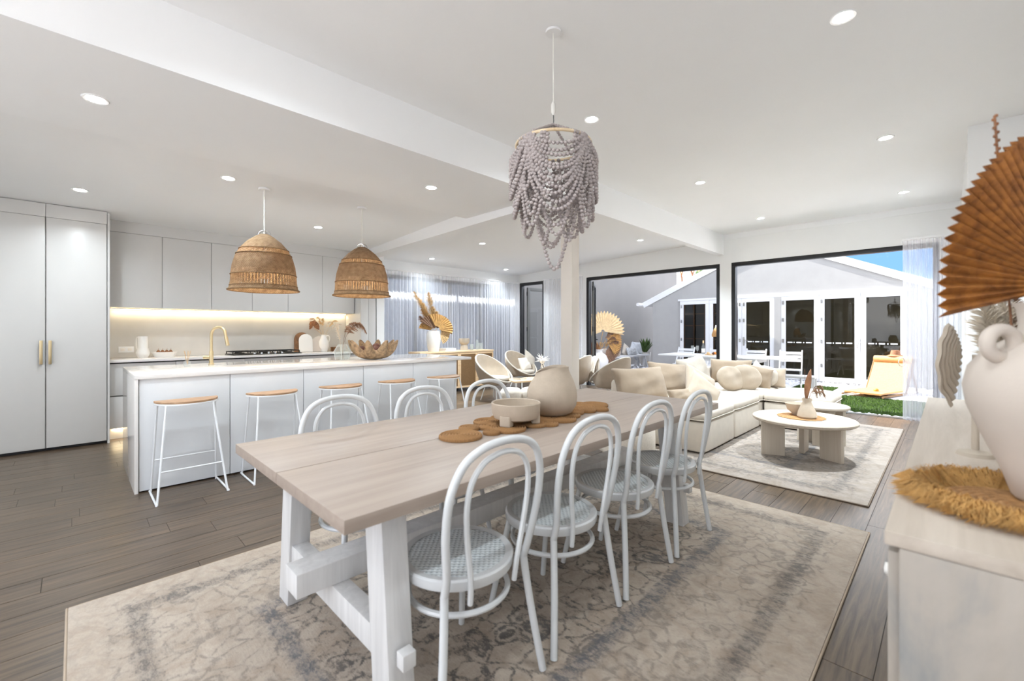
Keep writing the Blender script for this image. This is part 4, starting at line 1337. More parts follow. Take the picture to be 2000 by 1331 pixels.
for sh, dr, wd, dp in ((0.0, 0.725, 0.150, -0.06), (-0.065, 0.58, 0.085, -0.10), (0.075, 0.57, 0.085, -0.08), (0.0, 0.55, 0.16, 0.10)):
    pts = []
    for i in range(31):
        f = i / 30
        s_ = (4 * f * (1 - f)) ** 0.8
        pts.append(Vector(rp(sh + wd * (2 * f - 1) * (1 - 0.30 * s_), -0.12 - (dr - 0.12) * s_, dp)))
    beads(pts, 0.0118)

# ------------------------------------------------------------------ washed sideboard at the camera's side
SZ = 0.85
t = thing('washed_sideboard', 'whitewashed timber sideboard beside the viewpoint', 'sideboard', (1.232, 0.10, 0))
M['washed'] = wood('whitewashed_timber', (196, 188, 176), (224, 216, 204), 'z', 0.5, 0.6, 0.12, contrast=(0.25, 0.75))
M['washedtop'] = wood('whitewashed_timber_top', (180, 166, 150), (202, 189, 174), 'x', 0.7, 0.55, 0.1)
def washed_mat():
    tt = NT('whitewashed_patchy')
    v = tt.coord('Object', (3, 3, 1))
    f = tt.noise(v, 2.2, 5.0, 0.6, 0.5)
    g = tt.noise(tt.coord('Object', (26, 26, 1.4)), 1.0, 6.0, 0.6)
    c = tt.ramp(f, [(0.30, lin((142, 141, 138))), (0.5, lin((172, 162, 150))), (0.72, lin((186, 175, 162)))])
    c = tt.mix(tt.math('MULTIPLY', tt.ramp(g, [(0.4, (0, 0, 0)), (0.7, (1, 1, 1))]), 0.35), c, lin((180, 172, 162)))
    tt.base(c)
    tt.set(0.6)
    tt.bump(g, 0.12, 0.004)
    return tt.m
M['washed'] = washed_mat()
L, D = 2.64, 0.52
MB().b(0.02, L - 0.02, -D, -0.025, 0.06, SZ - 0.032).obj('carcass', M['washed'], t, bevel=0.003)
MB().b(0, L, -D, 0, SZ - 0.031, SZ).obj('top', M['washedtop'], t, bevel=0.004)
MB().b(0.0, 0.0195, -D, -0.024, 0.0, SZ - 0.0315).obj('end_panel', M['washed'], t, bevel=0.003)
MB().b(L - 0.0195, L, -D, -0.024, 0.0, SZ - 0.0315).obj('end_panel', M['washed'], t, bevel=0.003)
for k in range(4):
    for z0, z1_ in ((0.09, 0.44), (0.45, 0.80)):
        d = MB().b(0.025 + k * 0.6475, 0.665 + k * 0.6475, -0.024, -0.004, z0, z1_).obj('drawer', M['washed'], t, bevel=0.003)
        MB().lathe([(0.008, 0.0), (0.008, 0.012), (0.018, 0.018), (0.016, 0.030), (0, 0.033)], 14).obj('knob', M['ceramic'], d, (0.345 + k * 0.6475, -0.004, (z0 + z1_) / 2), (-PI / 2, 0, 0))
# raffia mat
t = thing('raffia_mat', 'round woven mat with a shaggy raffia fringe under the big vase', 'mat', (1.60, -0.115, SZ))
prof = []
for i in range(55):
    f = i / 54
    prof.append((max(0.0001, 0.150 * f), 0.007 + 0.004 * abs(math.sin(PI * 9 * f))))
prof += [(0.150, 0.001)]
MB().lathe(prof, 60).obj('woven_disc', M['jute'], t, smooth=35)
rg = random.Random(5)
fr = MB()
for k in range(6500):
    a = rg.uniform(0, 2 * PI)
    r0 = 0.125 + rg.uniform(0, 0.03)
    Lf = rg.uniform(0.05, 0.10)
    da = rg.uniform(-0.55, 0.55)
    zz = rg.uniform(0.004, 0.012)
    lift = rg.uniform(0.0, 0.042)
    p0 = Vector((r0 * math.cos(a), r0 * math.sin(a), zz))
    r1 = r0 + Lf * 0.55
    p1 = Vector((r1 * math.cos(a + da * 0.3), r1 * math.sin(a + da * 0.3), zz + lift))
    r2 = r0 + Lf
    p2 = Vector((r2 * math.cos(a + da * 0.7), r2 * math.sin(a + da * 0.7), max(0.002, zz + lift * 0.3 - rg.uniform(0, 0.008))))
    w = Vector((-math.sin(a), math.cos(a), 0)) * rg.uniform(0.0005, 0.0010)
    fr.add([p0 - w, p0 + w, p1 + w, p2, p1 - w], [(0, 1, 2, 3, 4)])
stuff(fr.obj('fringe', M['raffia'], t, smooth=0))
# big white vase with ring handles
t = thing('ring_handle_vase', 'big matte white vase with small ring handles on the raffia mat', 'vase', (1.671, -0.171, SZ + 0.012))
prof = [(0.0, 0), (0.062, 0), (0.070, 0.01), (0.090, 0.07), (0.128, 0.15), (0.158, 0.225), (0.166, 0.275), (0.155, 0.325), (0.125, 0.365), (0.088, 0.39), (0.062, 0.405), (0.056, 0.43), (0.060, 0.47), (0.070, 0.485)]
prof = [(r * 0.9, z) for r, z in prof]
MB().lathe(prof + [(0.055, 0.485), (0.045, 0.46), (0.043, 0.42), (0.053, 0.39), (0.10, 0.35), (0.125, 0.27), (0.0, 0.10)], 56).obj('body', M['matteceramic'], t, smooth=60)
for s in (-1, 1):
    MB().tube([rp(s * (0.118 + 0.034 * math.cos(a)), 0.385 + 0.034 * math.sin(a), 0.0) for a in np.linspace(0, 2 * PI, 21)[:-1]], 0.0155, 10, True).obj('ring_handle', M['matteceramic'], t)
# brown palm fan leaf
t = thing('palm_fan_leaf', 'big brown pleated palm leaf standing in the white vase', 'dried leaf', (1.671, -0.171, SZ + 0.40))
def fan_fn(hub, r, a0, a1, nx, tilt, pl=26, amp=0.010, edge=0.03):
    def fn(u, v):
        a = a0 + (a1 - a0) * u
        saw = abs(((u * pl) % 1.0) * 2 - 1)
        rr = (0.05 + (r - 0.05) * v) * (1 + edge * (saw - 0.5) * (v ** 4) + 0.05 * math.sin(7 * u + 1) * v)
        dep = (saw - 0.5) * 2 * amp * v
        x = rr * math.cos(a) * nx
        return rp(hub[0] + x, hub[1] + rr * math.sin(a), hub[2] + rr * math.cos(a) * tilt + dep)
    return fn
MB().sheet(fan_fn((0.055, 0.14, 0.0), 0.42, math.radians(8), math.radians(190), 0.60, -0.12, 48, 0.009, 0.025), 289, 9, 0.0022).obj('pleated_blade', M['fan'], t, smooth=0)
MB().tube([rp(0.0, -0.25), rp(0.01, 0.0), rp(0.055, 0.14)], 0.006, 8).obj('stem', M['fan'], t)
t = thing('dried_seed_stem', 'thin notched brown seed stem rising behind the brown palm leaf', 'dried stem', (1.70, -0.14, SZ + 0.40))
m = MB().tube([rp(0.0, -0.2, 0.02), rp(-0.035, 0.36, 0.03), rp(-0.052, 0.585, 0.03)], 0.0026, 6)
for k in range(26):
    f = k / 25
    a = -0.028 - 0.024 * f
    m.ball(rp(a + 0.004 * (1 if k % 2 else -1), 0.32 + 0.265 * f, 0.03), 0.0045, seg=6, rings=4)
m.obj('stem', M['drydark'], t)
# carved shell sculpture further along the sideboard
t = thing('shell_sculpture', 'taupe ribbed shell sculpture standing behind the big white vase', 'sculpture', (2.183, -0.062, SZ))
def wing(u, v):
    a = math.radians(132 + 112 * u)
    r = (0.022 + 0.978 * v) * (0.135 + 0.065 * u) * (1 + 0.02 * math.sin(26 * u) * v)
    rib = 0.0045 * math.sin(48 * v + 2.0 * u)
    return rp(r * math.cos(a), 0.35 + r * math.sin(a), 0.05 * (1 - v) ** 1.5 - 0.035 * math.sin(PI * u) * v + rib)
MB().sheet(wing, 40, 60, 0.010).obj('ribbed_shell', M['taupe'], t, smooth=60)
MB().lathe([(0.0, 0), (0.05, 0), (0.045, 0.012), (0.010, 0.02), (0.008, 0.345), (0.0, 0.345)], 20).obj('stand', M['taupe'], t)
# vase of cream and brown pampas at the far end of the sideboard
t = thing('stoneware_vase', 'slim stoneware vase hidden behind the big white vase', 'vase', (2.55, -0.20, SZ))
MB().lathe([(0.0, 0), (0.05, 0), (0.075, 0.08), (0.065, 0.18), (0.035, 0.24), (0.04, 0.26), (0.034, 0.255), (0.03, 0.23), (0, 0.1)], 24).obj('body', M['stoneware'], t)
t = thing('pampas_bunch', 'cream and brown pampas plumes behind the big white vase', 'dried flowers', (2.55, -0.20, SZ + 0.06))
for k, (a, z, mt) in enumerate(((-0.17, 0.52, 'plumecream'), (-0.13, 0.50, 'plumecream'), (-0.08, 0.54, 'plumecream'), (-0.03, 0.50, 'plumebrown'), (0.02, 0.48, 'dry'), (0.06, 0.47, 'plumebrown'), (0.10, 0.42, 'dry'), (0.13, 0.38, 'plumebrown'))):
    plume('plume', [rp(0, -0.1), rp(a * 0.35, z * 0.3), rp(a * 0.8, z * 0.7), rp(a * 1.0, z)], 0.002, mt, 620, 0.10, t, 60 + k, 0.25)

# ------------------------------------------------------------------ living room
def sq(s, e):
    return math.copysign(abs(s) ** e, s)
def superquad(m, c, sx, sy, sz, e1=0.3, e2=0.2, nu=40, nv=18, f=None):
    vs, fs = [], []
    for i in range(nu):
        a = 2 * PI * i / nu
        for j in range(1, nv):
            b = -PI / 2 + PI * j / nv
            x = sx * sq(math.cos(b), e1) * sq(math.cos(a), e2)
            y = sy * sq(math.cos(b), e1) * sq(math.sin(a), e2)
            z = sz * sq(math.sin(b), e1)
            if f:
                x, y, z = f(x, y, z)
            vs.append((c[0] + x, c[1] + y, c[2] + z))
    k = nv - 1
    for i in range(nu):
        l = (i + 1) % nu
        for j in range(k - 1):
            fs.append((i * k + j, l * k + j, l * k + j + 1, i * k + j + 1))
    fs.append(tuple(i * k for i in reversed(range(nu))))
    fs.append(tuple(i * k + k - 1 for i in range(nu)))
    return m.add(vs, fs)
def pillow_mesh(w, h, th, mat, pinch=0.06, seed=0, round_=False, n=18):
    rg = random.Random(seed)
    ph = [rg.uniform(0, 6.28) for _ in range(6)]
    bm = bmesh.new()
    vs = []
    for s in (1, -1):
        gridv = []
        for i in range(n + 1):
            row = []
            for j in range(n + 1):
                u, v = i / n * 2 - 1, j / n * 2 - 1
                x, y = u, v
                if round_:
                    x, y = u * math.sqrt(1 - v * v / 2), v * math.sqrt(1 - u * u / 2)
                else:
                    x = u * (1 - pinch * (1 - v * v)) + 0.015 * math.sin(3 * v + ph[0])
                    y = v * (1 - pinch * (1 - u * u)) + 0.015 * math.sin(3 * u + ph[1])
                t = ((1 - u * u) * (1 - v * v))
                t = max(t, 0) ** 0.42
                wr = 1 + 0.10 * math.sin(4.5 * u + ph[2] + 2 * v) * t + 0.07 * math.sin(7 * v + ph[3] - 3 * u) * t
                row.append(bm.verts.new((x * w / 2, s * th / 2 * t * wr, (y + 1) * h / 2)))
            gridv.append(row)
        for i in range(n):
            for j in range(n):
                q = (gridv[i][j], gridv[i + 1][j], gridv[i + 1][j + 1], gridv[i][j + 1])
                bm.faces.new(q if s < 0 else tuple(reversed(q)))
    bmesh.ops.remove_doubles(bm, verts=bm.verts, dist=0.0008)
    me = bpy.data.meshes.new('cushion')
    bm.to_mesh(me)
    bm.free()
    me.shade_smooth()
    me.materials.append(M[mat])
    return me
def cushion(label, loc, w, h, th, yaw, lean, mat, seed, pinch=0.06, roll=0.0, round_=False, piping=True, group='sofa cushions', name='cushion'):
    """yaw: direction the face looks at; lean: tilt backwards"""
    me = pillow_mesh(w, h * 0.9, th, mat, pinch, seed, round_)
    o = put(name, me)
    o.matrix_world = Matrix.Translation(loc) @ Matrix.Rotation(yaw + PI / 2, 4, 'Z') @ Matrix.Rotation(-lean, 4, 'X') @ Matrix.Rotation(roll, 4, 'Y')
    tag(o, label, 'cushion', group)
    return o

def sofa_module(label, x0, x1, y0, y1, back=None, seed=0):
    t = thing('sofa_module', label, 'sofa', ((x0 + x1) / 2, (y0 + y1) / 2, 0.012), 0, 'slipcovered sofa modules')
    sx, sy = (x1 - x0) / 2, (y1 - y0) / 2
    def skirt(x, y, z):
        k = 1 + 0.012 * max(0, -z / 0.15) * (1 + 0.8 * math.sin(x * 11 + seed) * math.sin(y * 9 + seed))
        return x * k, y * k, z
    superquad(MB(), (0, 0, 0.165), sx - 0.004, sy - 0.004, 0.155, 0.12, 0.08, 64, 14, skirt)
    m = superquad(MB(), (0, 0, 0.168), sx - 0.006, sy - 0.006, 0.158, 0.10, 0.07, 72, 14, skirt)
    m.obj('base', M['linen'], t, smooth=60)
    cy1 = sy - (0.18 if back and 'y' in back else 0.0)
    cx1 = sx - (0.16 if back and 'x' in back else 0.0)
    m = superquad(MB(), ((cx1 - sx) / 2, (cy1 - sy) / 2, 0.382), (cx1 + sx) / 2 + 0.004, (cy1 + sy) / 2 + 0.006, 0.060, 0.38, 0.14, 72, 14,
                  lambda x, y, z: (x, y, z + (0.022 * (1 - min(1, (abs(x) / sx) ** 2)) * (1 - min(1, (abs(y) / sy) ** 2)) + 0.006 * math.sin(9 * x + seed) * math.cos(7 * y)) * (1 if z > 0 else 0)))
    c = m.obj('seat_cushion', M['linen'], t, smooth=60)
    loop = []
    for i in range(48):
        a = 2 * PI * i / 48
        loop.append(((cx1 - sx) / 2 + ((cx1 + sx) / 2 + 0.005) * sq(math.cos(a), 0.14), (cy1 - sy) / 2 + ((cy1 + sy) / 2 + 0.007) * sq(math.sin(a), 0.14), 0.345))
    MB().tube(loop, 0.006, 6, True).obj('piping', M['linen'], c)
    if back and 'y' in back:
        superquad(MB(), (0, sy - 0.088, 0.50), sx - 0.004, 0.085, 0.185, 0.22, 0.18, 48, 14).obj('backrest', M['linen'], t, smooth=60)
    if back and 'x' in back:
        superquad(MB(), (sx - 0.078, -0.09 if 'y' in back else 0, 0.49), 0.075, sy - (0.10 if 'y' in back else 0.005), 0.175, 0.22, 0.18, 48, 14).obj('backrest', M['linen'], t, smooth=60)
    return t
sofa_module('linen sofa module closest to the dining table', 4.50, 5.40, 1.75, 2.86, 'y', 1)
sofa_module('linen sofa module in the middle of the sofa', 5.405, 6.34, 1.75, 2.86, 'y', 2)
sofa_module('linen corner sofa module by the outdoor table', 6.345, 7.36, 1.75, 2.86, 'yx', 3)
sofa_module('low linen ottoman module behind the small coffee table', 6.42, 7.36, 1.03, 1.745, None, 4)
SE = 0.455
YB = -PI / 2 - 0.25        # faces -y
cushion('big oat linen cushion at the sofa end beside the tub chair', (4.72, 2.52, SE - 0.02), 0.72, 0.48, 0.24, YB - 0.2, 0.42, 'linen4', 1)
cushion('big oat linen cushion leaning in the middle of the sofa back', (5.52, 2.55, SE), 0.66, 0.47, 0.22, YB - 0.1, 0.42, 'linen4', 2, roll=0.12)
cushion('small tan cushion lying between the big oat cushion and the pointed one', (4.86, 2.12, SE - 0.01), 0.36, 0.20, 0.14, YB, 0.5, 'linen4', 3)
cushion('pointed beige cushion standing on its corner at the sofa front', (5.05, 2.05, SE - 0.06), 0.44, 0.44, 0.18, YB - 0.15, 0.32, 'linen2', 4, roll=0.72, pinch=0.10)
cushion('beige cushion slumped behind the pointed cushion', (5.52, 2.20, SE - 0.05), 0.50, 0.48, 0.20, YB, 0.45, 'linen2', 5, roll=0.55, pinch=0.10)
cushion('large pale cushion, the tallest one before the white post', (6.22, 2.48, SE), 0.66, 0.52, 0.24, YB + 0.1, 0.35, 'linen3', 6, roll=-0.08)
cushion('round beige cushion half hidden behind the oval one', (6.38, 2.08, SE - 0.01), 0.42, 0.40, 0.18, YB - 0.3, 0.40, 'linen2', 7, round_=True)
cushion('oval plain cushion standing in front on the corner seat', (6.52, 1.98, SE - 0.01), 0.44, 0.41, 0.18, PI + 0.55, 0.35, 'linen2', 8, round_=True)
cushion('crumpled fringed oat cushion on the corner seat', (6.86, 1.98, SE), 0.40, 0.36, 0.18, PI + 0.35, 0.35, 'linen4', 9, pinch=0.02, roll=0.2)
cushion('pale cream round cushion beside the fringed one', (7.02, 1.90, SE), 0.38, 0.36, 0.17, PI + 0.2, 0.35, 'linen3', 10, round_=True)
cushion('tasselled cushion at the outer end of the corner seat', (7.10, 1.82, SE), 0.36, 0.33, 0.14, PI + 0.1, 0.35, 'linen2', 11)
cushion('wide flat beige cushion against the far backrest', (7.14, 2.40, SE), 0.60, 0.42, 0.18, PI + 0.1, 0.25, 'linen4', 12)
cushion('pale pointed cushion at the far backrest', (7.16, 2.12, SE + 0.02), 0.36, 0.36, 0.15, PI + 0.1, 0.2, 'linen3', 13, roll=0.7, pinch=0.12)
# pouf beside the sofa
t = thing('woven_pouf', 'nubbly beige pouf on the floor between table and sofa', 'pouf', (4.02, 2.36, 0.0))
superquad(MB(), (0, 0, 0.185), 0.29, 0.29, 0.182, 0.45, 1.0, 40, 16, lambda x, y, z: (x * (1 + 0.02 * math.sin(40 * z)), y * (1 + 0.02 * math.sin(40 * z)), z)).obj('body', M['boucle'], t, smooth=60)

# round coffee tables
def coffee(label, x, y, r, h, angs):
    t = thing('coffee_table', label, 'coffee table', (x, y, 0.012), 0, 'round coffee tables')
    MB().lathe([(0.0, h - 0.036), (r - 0.012, h - 0.036), (r, h - 0.026), (r, h - 0.008), (r - 0.008, h), (0.0, h)], 64, cap=False).obj('top', M['coffee'], t)
    for a, ra, tw in angs:
        MB().box((ra * math.cos(a), ra * math.sin(a), (h - 0.037) / 2), (0.045, 0.205, h - 0.037), rz=tw).obj('panel_leg', M['coffeeleg'], t, bevel=0.004)
    return t
TZ1, TZ2 = 0.40, 0.435
coffee('larger round oat timber coffee table with slab legs', 5.12, 1.03, 0.44, TZ1, ((math.radians(110), 0.26, math.radians(25)), (math.radians(-75), 0.23, math.radians(-25)), (math.radians(10), 0.27, math.radians(90))))
coffee('smaller taller round coffee table half behind the larger one', 5.90, 1.02, 0.265, TZ2, ((math.radians(200), 0.14, 0.2), (math.radians(-60), 0.14, -0.5), (math.radians(70), 0.14, 0.6)))
z = TZ1 + 0.0125
t = thing('jute_placemat', 'round jute placemat with a scalloped edge on the coffee table', 'placemat', (5.13, 1.05, z))
MB().lathe([(0.0001, 0.004)] + [(0.205 * i / 40, 0.004 + 0.003 * abs(math.sin(PI * 8 * i / 40))) for i in range(1, 41)] + [(0.20, 0.0)], 56, wob=lambda a, r, zz: (r * (1 + 0.02 * math.sin(18 * a) * (r / 0.2) ** 4), zz)).obj('woven_disc', M['jute'], t, smooth=35)
t = thing('ceramic_bowl', 'pale ceramic bowl behind the bottle vase on the coffee table', 'bowl', (5.20, 1.10, z + 0.008))
MB().lathe([(0.0, 0), (0.04, 0), (0.042, 0.01), (0.085, 0.05), (0.105, 0.115), (0.099, 0.115), (0.075, 0.05), (0.0, 0.02)], 32).obj('body', M['taupe'], t)
t = thing('bottle_vase', 'beige bottle vase with a flared base on the jute placemat', 'vase', (5.08, 0.99, z + 0.008))
MB().lathe([(0.0, 0), (0.075, 0), (0.084, 0.015), (0.075, 0.06), (0.052, 0.12), (0.038, 0.155), (0.042, 0.19), (0.034, 0.19), (0.030, 0.15), (0.0, 0.08)], 32).obj('body', M['stoneware'], t)
t = thing('dried_leaf_spray', 'dark dried leaf and drooping grass in the bottle vase', 'dried flowers', (5.08, 0.99, z + 0.12))
def leaf(u, v):
    w = 0.032 * math.sin(PI * min(1, u * 0.97 + 0.03)) ** 0.8
    a = (v - 0.5) * 2
    return rp(0.0 + 0.055 * u ** 1.5 + a * w, 0.06 + 0.30 * u, 0.008 * a * a + 0.02 * u)
MB().sheet(leaf, 16, 7, 0.003).obj('broad_leaf', M['drydark'], t, smooth=50)
MB().tube([rp(0, 0), rp(0.0, 0.08)], 0.003, 6).obj('leaf_stem', M['drydark'], t)
MB().tube([rp(0, 0), rp(-0.01, 0.2, 0.01), rp(-0.015, 0.36, 0.01)], 0.0016, 5).obj('thin_stem', M['drydark'], t)
for k, (a, zz) in enumerate(((0.13, 0.17), (0.16, 0.20), (0.10, 0.15), (0.18, 0.14))):
    plume('plume', [rp(0, 0), rp(a * 0.35, zz * 0.8), rp(a * 0.8, zz), rp(a, zz * 0.55)], 0.0016, 'plumebrown', 110, 0.055, t, 80 + k, 0.6)

# tub chairs: open towards +x in their own frame
def tub_chair(label, x, y, rz):
    t = thing('tub_chair', label, 'armchair', (x, y, 0), rz, 'cream tub chairs')
    n, k = 56, 12
    vs, fs = [], []
    for s in (0, 1):
        for i in range(n):
            a = 2 * PI * i / n
            H = 0.575 - 0.235 * math.cos(a)
            for j in range(k):
                v = j / (k - 1)
                z = 0.29 + (H - 0.29) * v
                r = 0.215 + 0.125 * (min(1, max(0, (z - 0.29) / 0.30))) ** 0.6
                r -= 0.035 * s
                if s and j == 0:
                    z += 0.02
                vs.append((r * math.cos(a) * 1.02 - 0.04 * (z - 0.4), r * math.sin(a), z + 0.008 * (s == 1 and j == k - 1)))
    N = n * k
    for i in range(n):
        l = (i + 1) % n
        for j in range(k - 1):
            fs.append((i * k + j, l * k + j, l * k + j + 1, i * k + j + 1))
            fs.append((N + i * k + j + 1, N + l * k + j + 1, N + l * k + j, N + i * k + j))
        fs.append((i * k + k - 1, l * k + k - 1, N + l * k + k - 1, N + i * k + k - 1))
    fs.append(tuple(i * k for i in reversed(range(n))))
    fs.append(tuple(N + i * k for i in range(n)))
    MB().add(vs, fs).obj('shell', M['linen2'], t, smooth=60)
    MB().tube([((0.325) * math.cos(a) * 1.02 - 0.04 * (0.175 - 0.235 * math.cos(a)), 0.325 * math.sin(a), 0.580 - 0.235 * math.cos(a)) for a in np.linspace(0, 2 * PI, 57)[:-1]], 0.016, 8, True).obj('rim', M['linen3'], t)
    superquad(MB(), (0.01, 0, 0.395), 0.265, 0.265, 0.045, 0.5, 1.0, 36, 12).obj('seat_cushion', M['linen3'], t, smooth=60)
    for a in (0.7, 2.3, -2.3, -0.7):
        MB().tube([(0.15 * math.cos(a), 0.15 * math.sin(a), 0.30), (0.25 * math.cos(a), 0.25 * math.sin(a), 0.008)], 0.010, 8).obj('leg', M['white'], t)
    return t
tc0 = tub_chair('cream tub chair in front of the cane sideboard', 5.44, 5.90, math.radians(-82))
dup(tc0, 'cream tub chair by the black corner doorway with cushions on it', (6.78, 6.50, 0), math.radians(-92))
dup(tc0, 'cream tub chair seen from behind next to the sofa end', (6.55, 4.16, 0), math.radians(84))
dup(tc0, 'cream tub chair half hidden behind the column', (6.52, 4.95, 0), math.radians(100))
cushion('fluffy cream cushion on the tub chair by the doorway', (6.86, 6.40, 0.42), 0.42, 0.32, 0.16, math.radians(-75), 0.4, 'boucle', 31, group='tub chair cushions')
cushion('pale cushion with a pointed corner on the tub chair by the doorway', (6.98, 6.44, 0.50), 0.38, 0.38, 0.12, math.radians(-75), 0.35, 'linen3', 32, roll=0.6, pinch=0.12, group='tub chair cushions')
t = thing('white_throw', 'white shaggy throw hanging over the tub chair behind the column', 'throw', (6.52, 4.92, 0))
MB().sheet(lambda u, v: (0.20 + 0.085 * math.sin(PI * v) + 0.165 * v + 0.012 * math.sin(30 * u), -0.30 + 0.30 * u, 0.50 + 0.34 * math.sin(PI * min(1, v * 1.0) * 0.9) - 0.30 * v ** 2 + 0.02 * math.sin(17 * u + 9 * v)), 22, 22, 0.03).obj('fleece', M['boucle'], t, smooth=70)
# side table with coral and books
t = thing('side_table', 'low timber side table with white legs between the tub chairs', 'side table', (5.97, 5.52, 0), math.radians(-20))
MB().b(-0.42, 0.42, -0.27, 0.27, 0.345, 0.375).obj('top', M['oak'], t, bevel=0.004)
for sx in (-0.38, 0.38):
    for sy in (-0.23, 0.23):
        MB().b(sx - 0.015, sx + 0.015, sy - 0.015, sy + 0.015, 0, 0.345).obj('leg', M['white'], t, bevel=0.002)
t = thing('coral_ornament', 'white spiky coral ornament on the low side table', 'ornament', (6.18, 5.38, 0.376))
rg = random.Random(9)
MB().lathe([(0.0, 0), (0.06, 0), (0.05, 0.02), (0.012, 0.03), (0.012, 0.25), (0, 0.25)], 16).obj('stand', M['ceramic'], t)
MB().ball((0, 0, 0.33), 0.055, seg=12, rings=8).obj('core', M['ceramic'], t)
for k in range(26):
    d = Vector((rg.gauss(0, 1), rg.gauss(0, 1), rg.gauss(0.2, 1))).normalized()
    MB().tube([Vector((0, 0, 0.33)) + d * 0.04, Vector((0, 0, 0.33)) + d * rg.uniform(0.12, 0.16)], [0.012, 0.002], 6).obj('spike', M['ceramic'], t)
for k, (mt, lab) in enumerate((('iron', 'black bound book on the low side table'), ('ceramic', 'white book under the black one on the low side table'))):
    t = thing('book', lab, 'book', (5.75, 5.55, 0.376 + 0.024 * (1 - k)), math.radians(10 + 8 * k), 'books on the side table')
    MB().b(-0.11, 0.11, -0.08, 0.08, 0.002, 0.020).obj('pages', M['ceramic'], t)
    MB().b(-0.113, 0.113, -0.083, 0.083, 0.020, 0.023).obj('cover', M[mt], t)
    MB().b(-0.113, 0.113, -0.083, 0.083, 0.0, 0.002).obj('cover', M[mt], t)
for k, (x, y, lab) in enumerate(((5.10, 5.12, 'white fluffy footstool, the one closer to the island'), (5.38, 4.93, 'white fluffy footstool, the one closer to the column'))):
    t = thing('fluffy_footstool', lab, 'footstool', (x, y, 0), 0, 'white fluffy footstools')
    superquad(MB(), (0, 0, 0.19), 0.19, 0.19, 0.14, 0.6, 1.0, 32, 14, lambda a, b, c: (a * (1 + 0.03 * math.sin(50 * c)), b * (1 + 0.03 * math.sin(50 * c)), c)).obj('fleece_top', M['boucle'], t, smooth=60)
    for a in (0.5, 2.6, 4.7):
        MB().tube([(0.10 * math.cos(a), 0.10 * math.sin(a), 0.08), (0.13 * math.cos(a), 0.13 * math.sin(a), 0.006)], 0.012, 8).obj('leg', M['oak'], t)
# cane sideboard
CX0, CX1, CY, CZ = 4.70, 6.62, 7.20, 0.845
t = thing('cane_sideboard', 'pale oak sideboard with woven cane doors under the sheer curtain', 'sideboard', ((CX0 + CX1) / 2, CY, 0))
w = (CX1 - CX0) / 2
MB().b(-w, w, -0.012, 0.42, CZ - 0.032, CZ).obj('top', M['oak'], t, bevel=0.003)
MB().b(-w + 0.01, w - 0.01, 0.025, 0.41, 0.07, CZ - 0.033).obj('carcass', M['oak'], t)
for k in range(4):
    x0 = -w + 0.005 + k * (2 * w - 0.01) / 4
    x1 = x0 + (2 * w - 0.01) / 4 - 0.004
    d = MB().b(x0, x1, 0.008, 0.022, 0.075, CZ - 0.036).obj('door', M['oak'], t)
    fw = 0.038
    for a in ((x0, x0 + fw, 0.075, CZ - 0.036), (x1 - fw, x1, 0.075, CZ - 0.036)):
        MB().b(a[0], a[1], 0.0, 0.0075, a[2], a[3]).obj('door_stile', M['oak'], d)
    for a in ((0.075, 0.075 + fw), (CZ - 0.036 - fw, CZ - 0.036)):
        MB().b(x0 + fw, x1 - fw, 0.0, 0.0075, a[0], a[1]).obj('door_rail', M['oak'], d)
    MB().b(x0 + fw, x1 - fw, 0.0035, 0.0078, 0.075 + fw, CZ - 0.036 - fw).obj('cane_panel', M['cane'], d)
for sx in (-w + 0.06, 0, w - 0.06):
    for sy in (0.06, 0.36):
        MB().b(sx - 0.02, sx + 0.02, sy - 0.02, sy + 0.02, 0, 0.069).obj('foot', M['iron'], t)
t = thing('tall_white_vase', 'tall white vase of pampas on the cane sideboard', 'vase', (5.15, 7.40, CZ))
MB().lathe([(0.0, 0), (0.105, 0), (0.125, 0.10), (0.145, 0.24), (0.140, 0.34), (0.120, 0.42), (0.112, 0.42), (0.125, 0.33), (0.12, 0.1), (0.0, 0.05)], 36).obj('body', M['ceramic'], t)
t = thing('pampas_bouquet', 'golden pampas and fan palm leaves in the tall white vase', 'dried flowers', (5.15, 7.40, CZ + 0.36))
for k, (a, zz, mt) in enumerate(((-0.40, 0.86, 'plume'), (-0.30, 0.72, 'plume'), (-0.22, 0.62, 'plume'), (-0.10, 0.84, 'plume'), (-0.24, 0.50, 'dry'), (-0.02, 0.55, 'plume'), (-0.28, 0.36, 'plumebrown'), (-0.15, 0.45, 'dry'), (0.06, 0.45, 'plume'))):
    plume('plume', [rp(0, 0), rp(a * 0.4, zz * 0.45), rp(a * 0.75, zz * 0.8), rp(a, zz)], 0.0013, mt, 420, 0.15, t, 100 + k, 0.15)
for k, (hx, hz, r, a0, a1, mt) in enumerate(((0.13, 0.20, 0.30, -20, 120, 'dry'), (0.06, 0.16, 0.32, 30, 150, 'plumebrown'), (0.16, 0.06, 0.24, -70, 40, 'drypale'), (-0.02, 0.12, 0.28, 60, 170, 'dry'))):
    MB().sheet(fan_fn((hx * 0.6, hz * 0.5, -0.05 + 0.035 * k), r, math.radians(a0), math.radians(a1), 1.0, 0.15, 14, 0.012), 85, 6, 0.003).obj('fan_leaf', M[mt], t, smooth=0)
    MB().tube([rp(0, -0.1, 0), rp(hx * 0.6, hz * 0.5, -0.05 + 0.035 * k)], 0.004, 6).obj('leaf_stem', M['dry'], t)
t = thing('pedestal_bowl', 'sand coloured pedestal bowl on the cane sideboard', 'bowl', (5.94, 7.40, CZ))
MB().lathe([(0.0, 0), (0.085, 0), (0.085, 0.02), (0.075, 0.10), (0.062, 0.12), (0.09, 0.14), (0.115, 0.17), (0.118, 0.255), (0.108, 0.255), (0.10, 0.18), (0.0, 0.16)], 32).obj('body', M['taupe'], t)
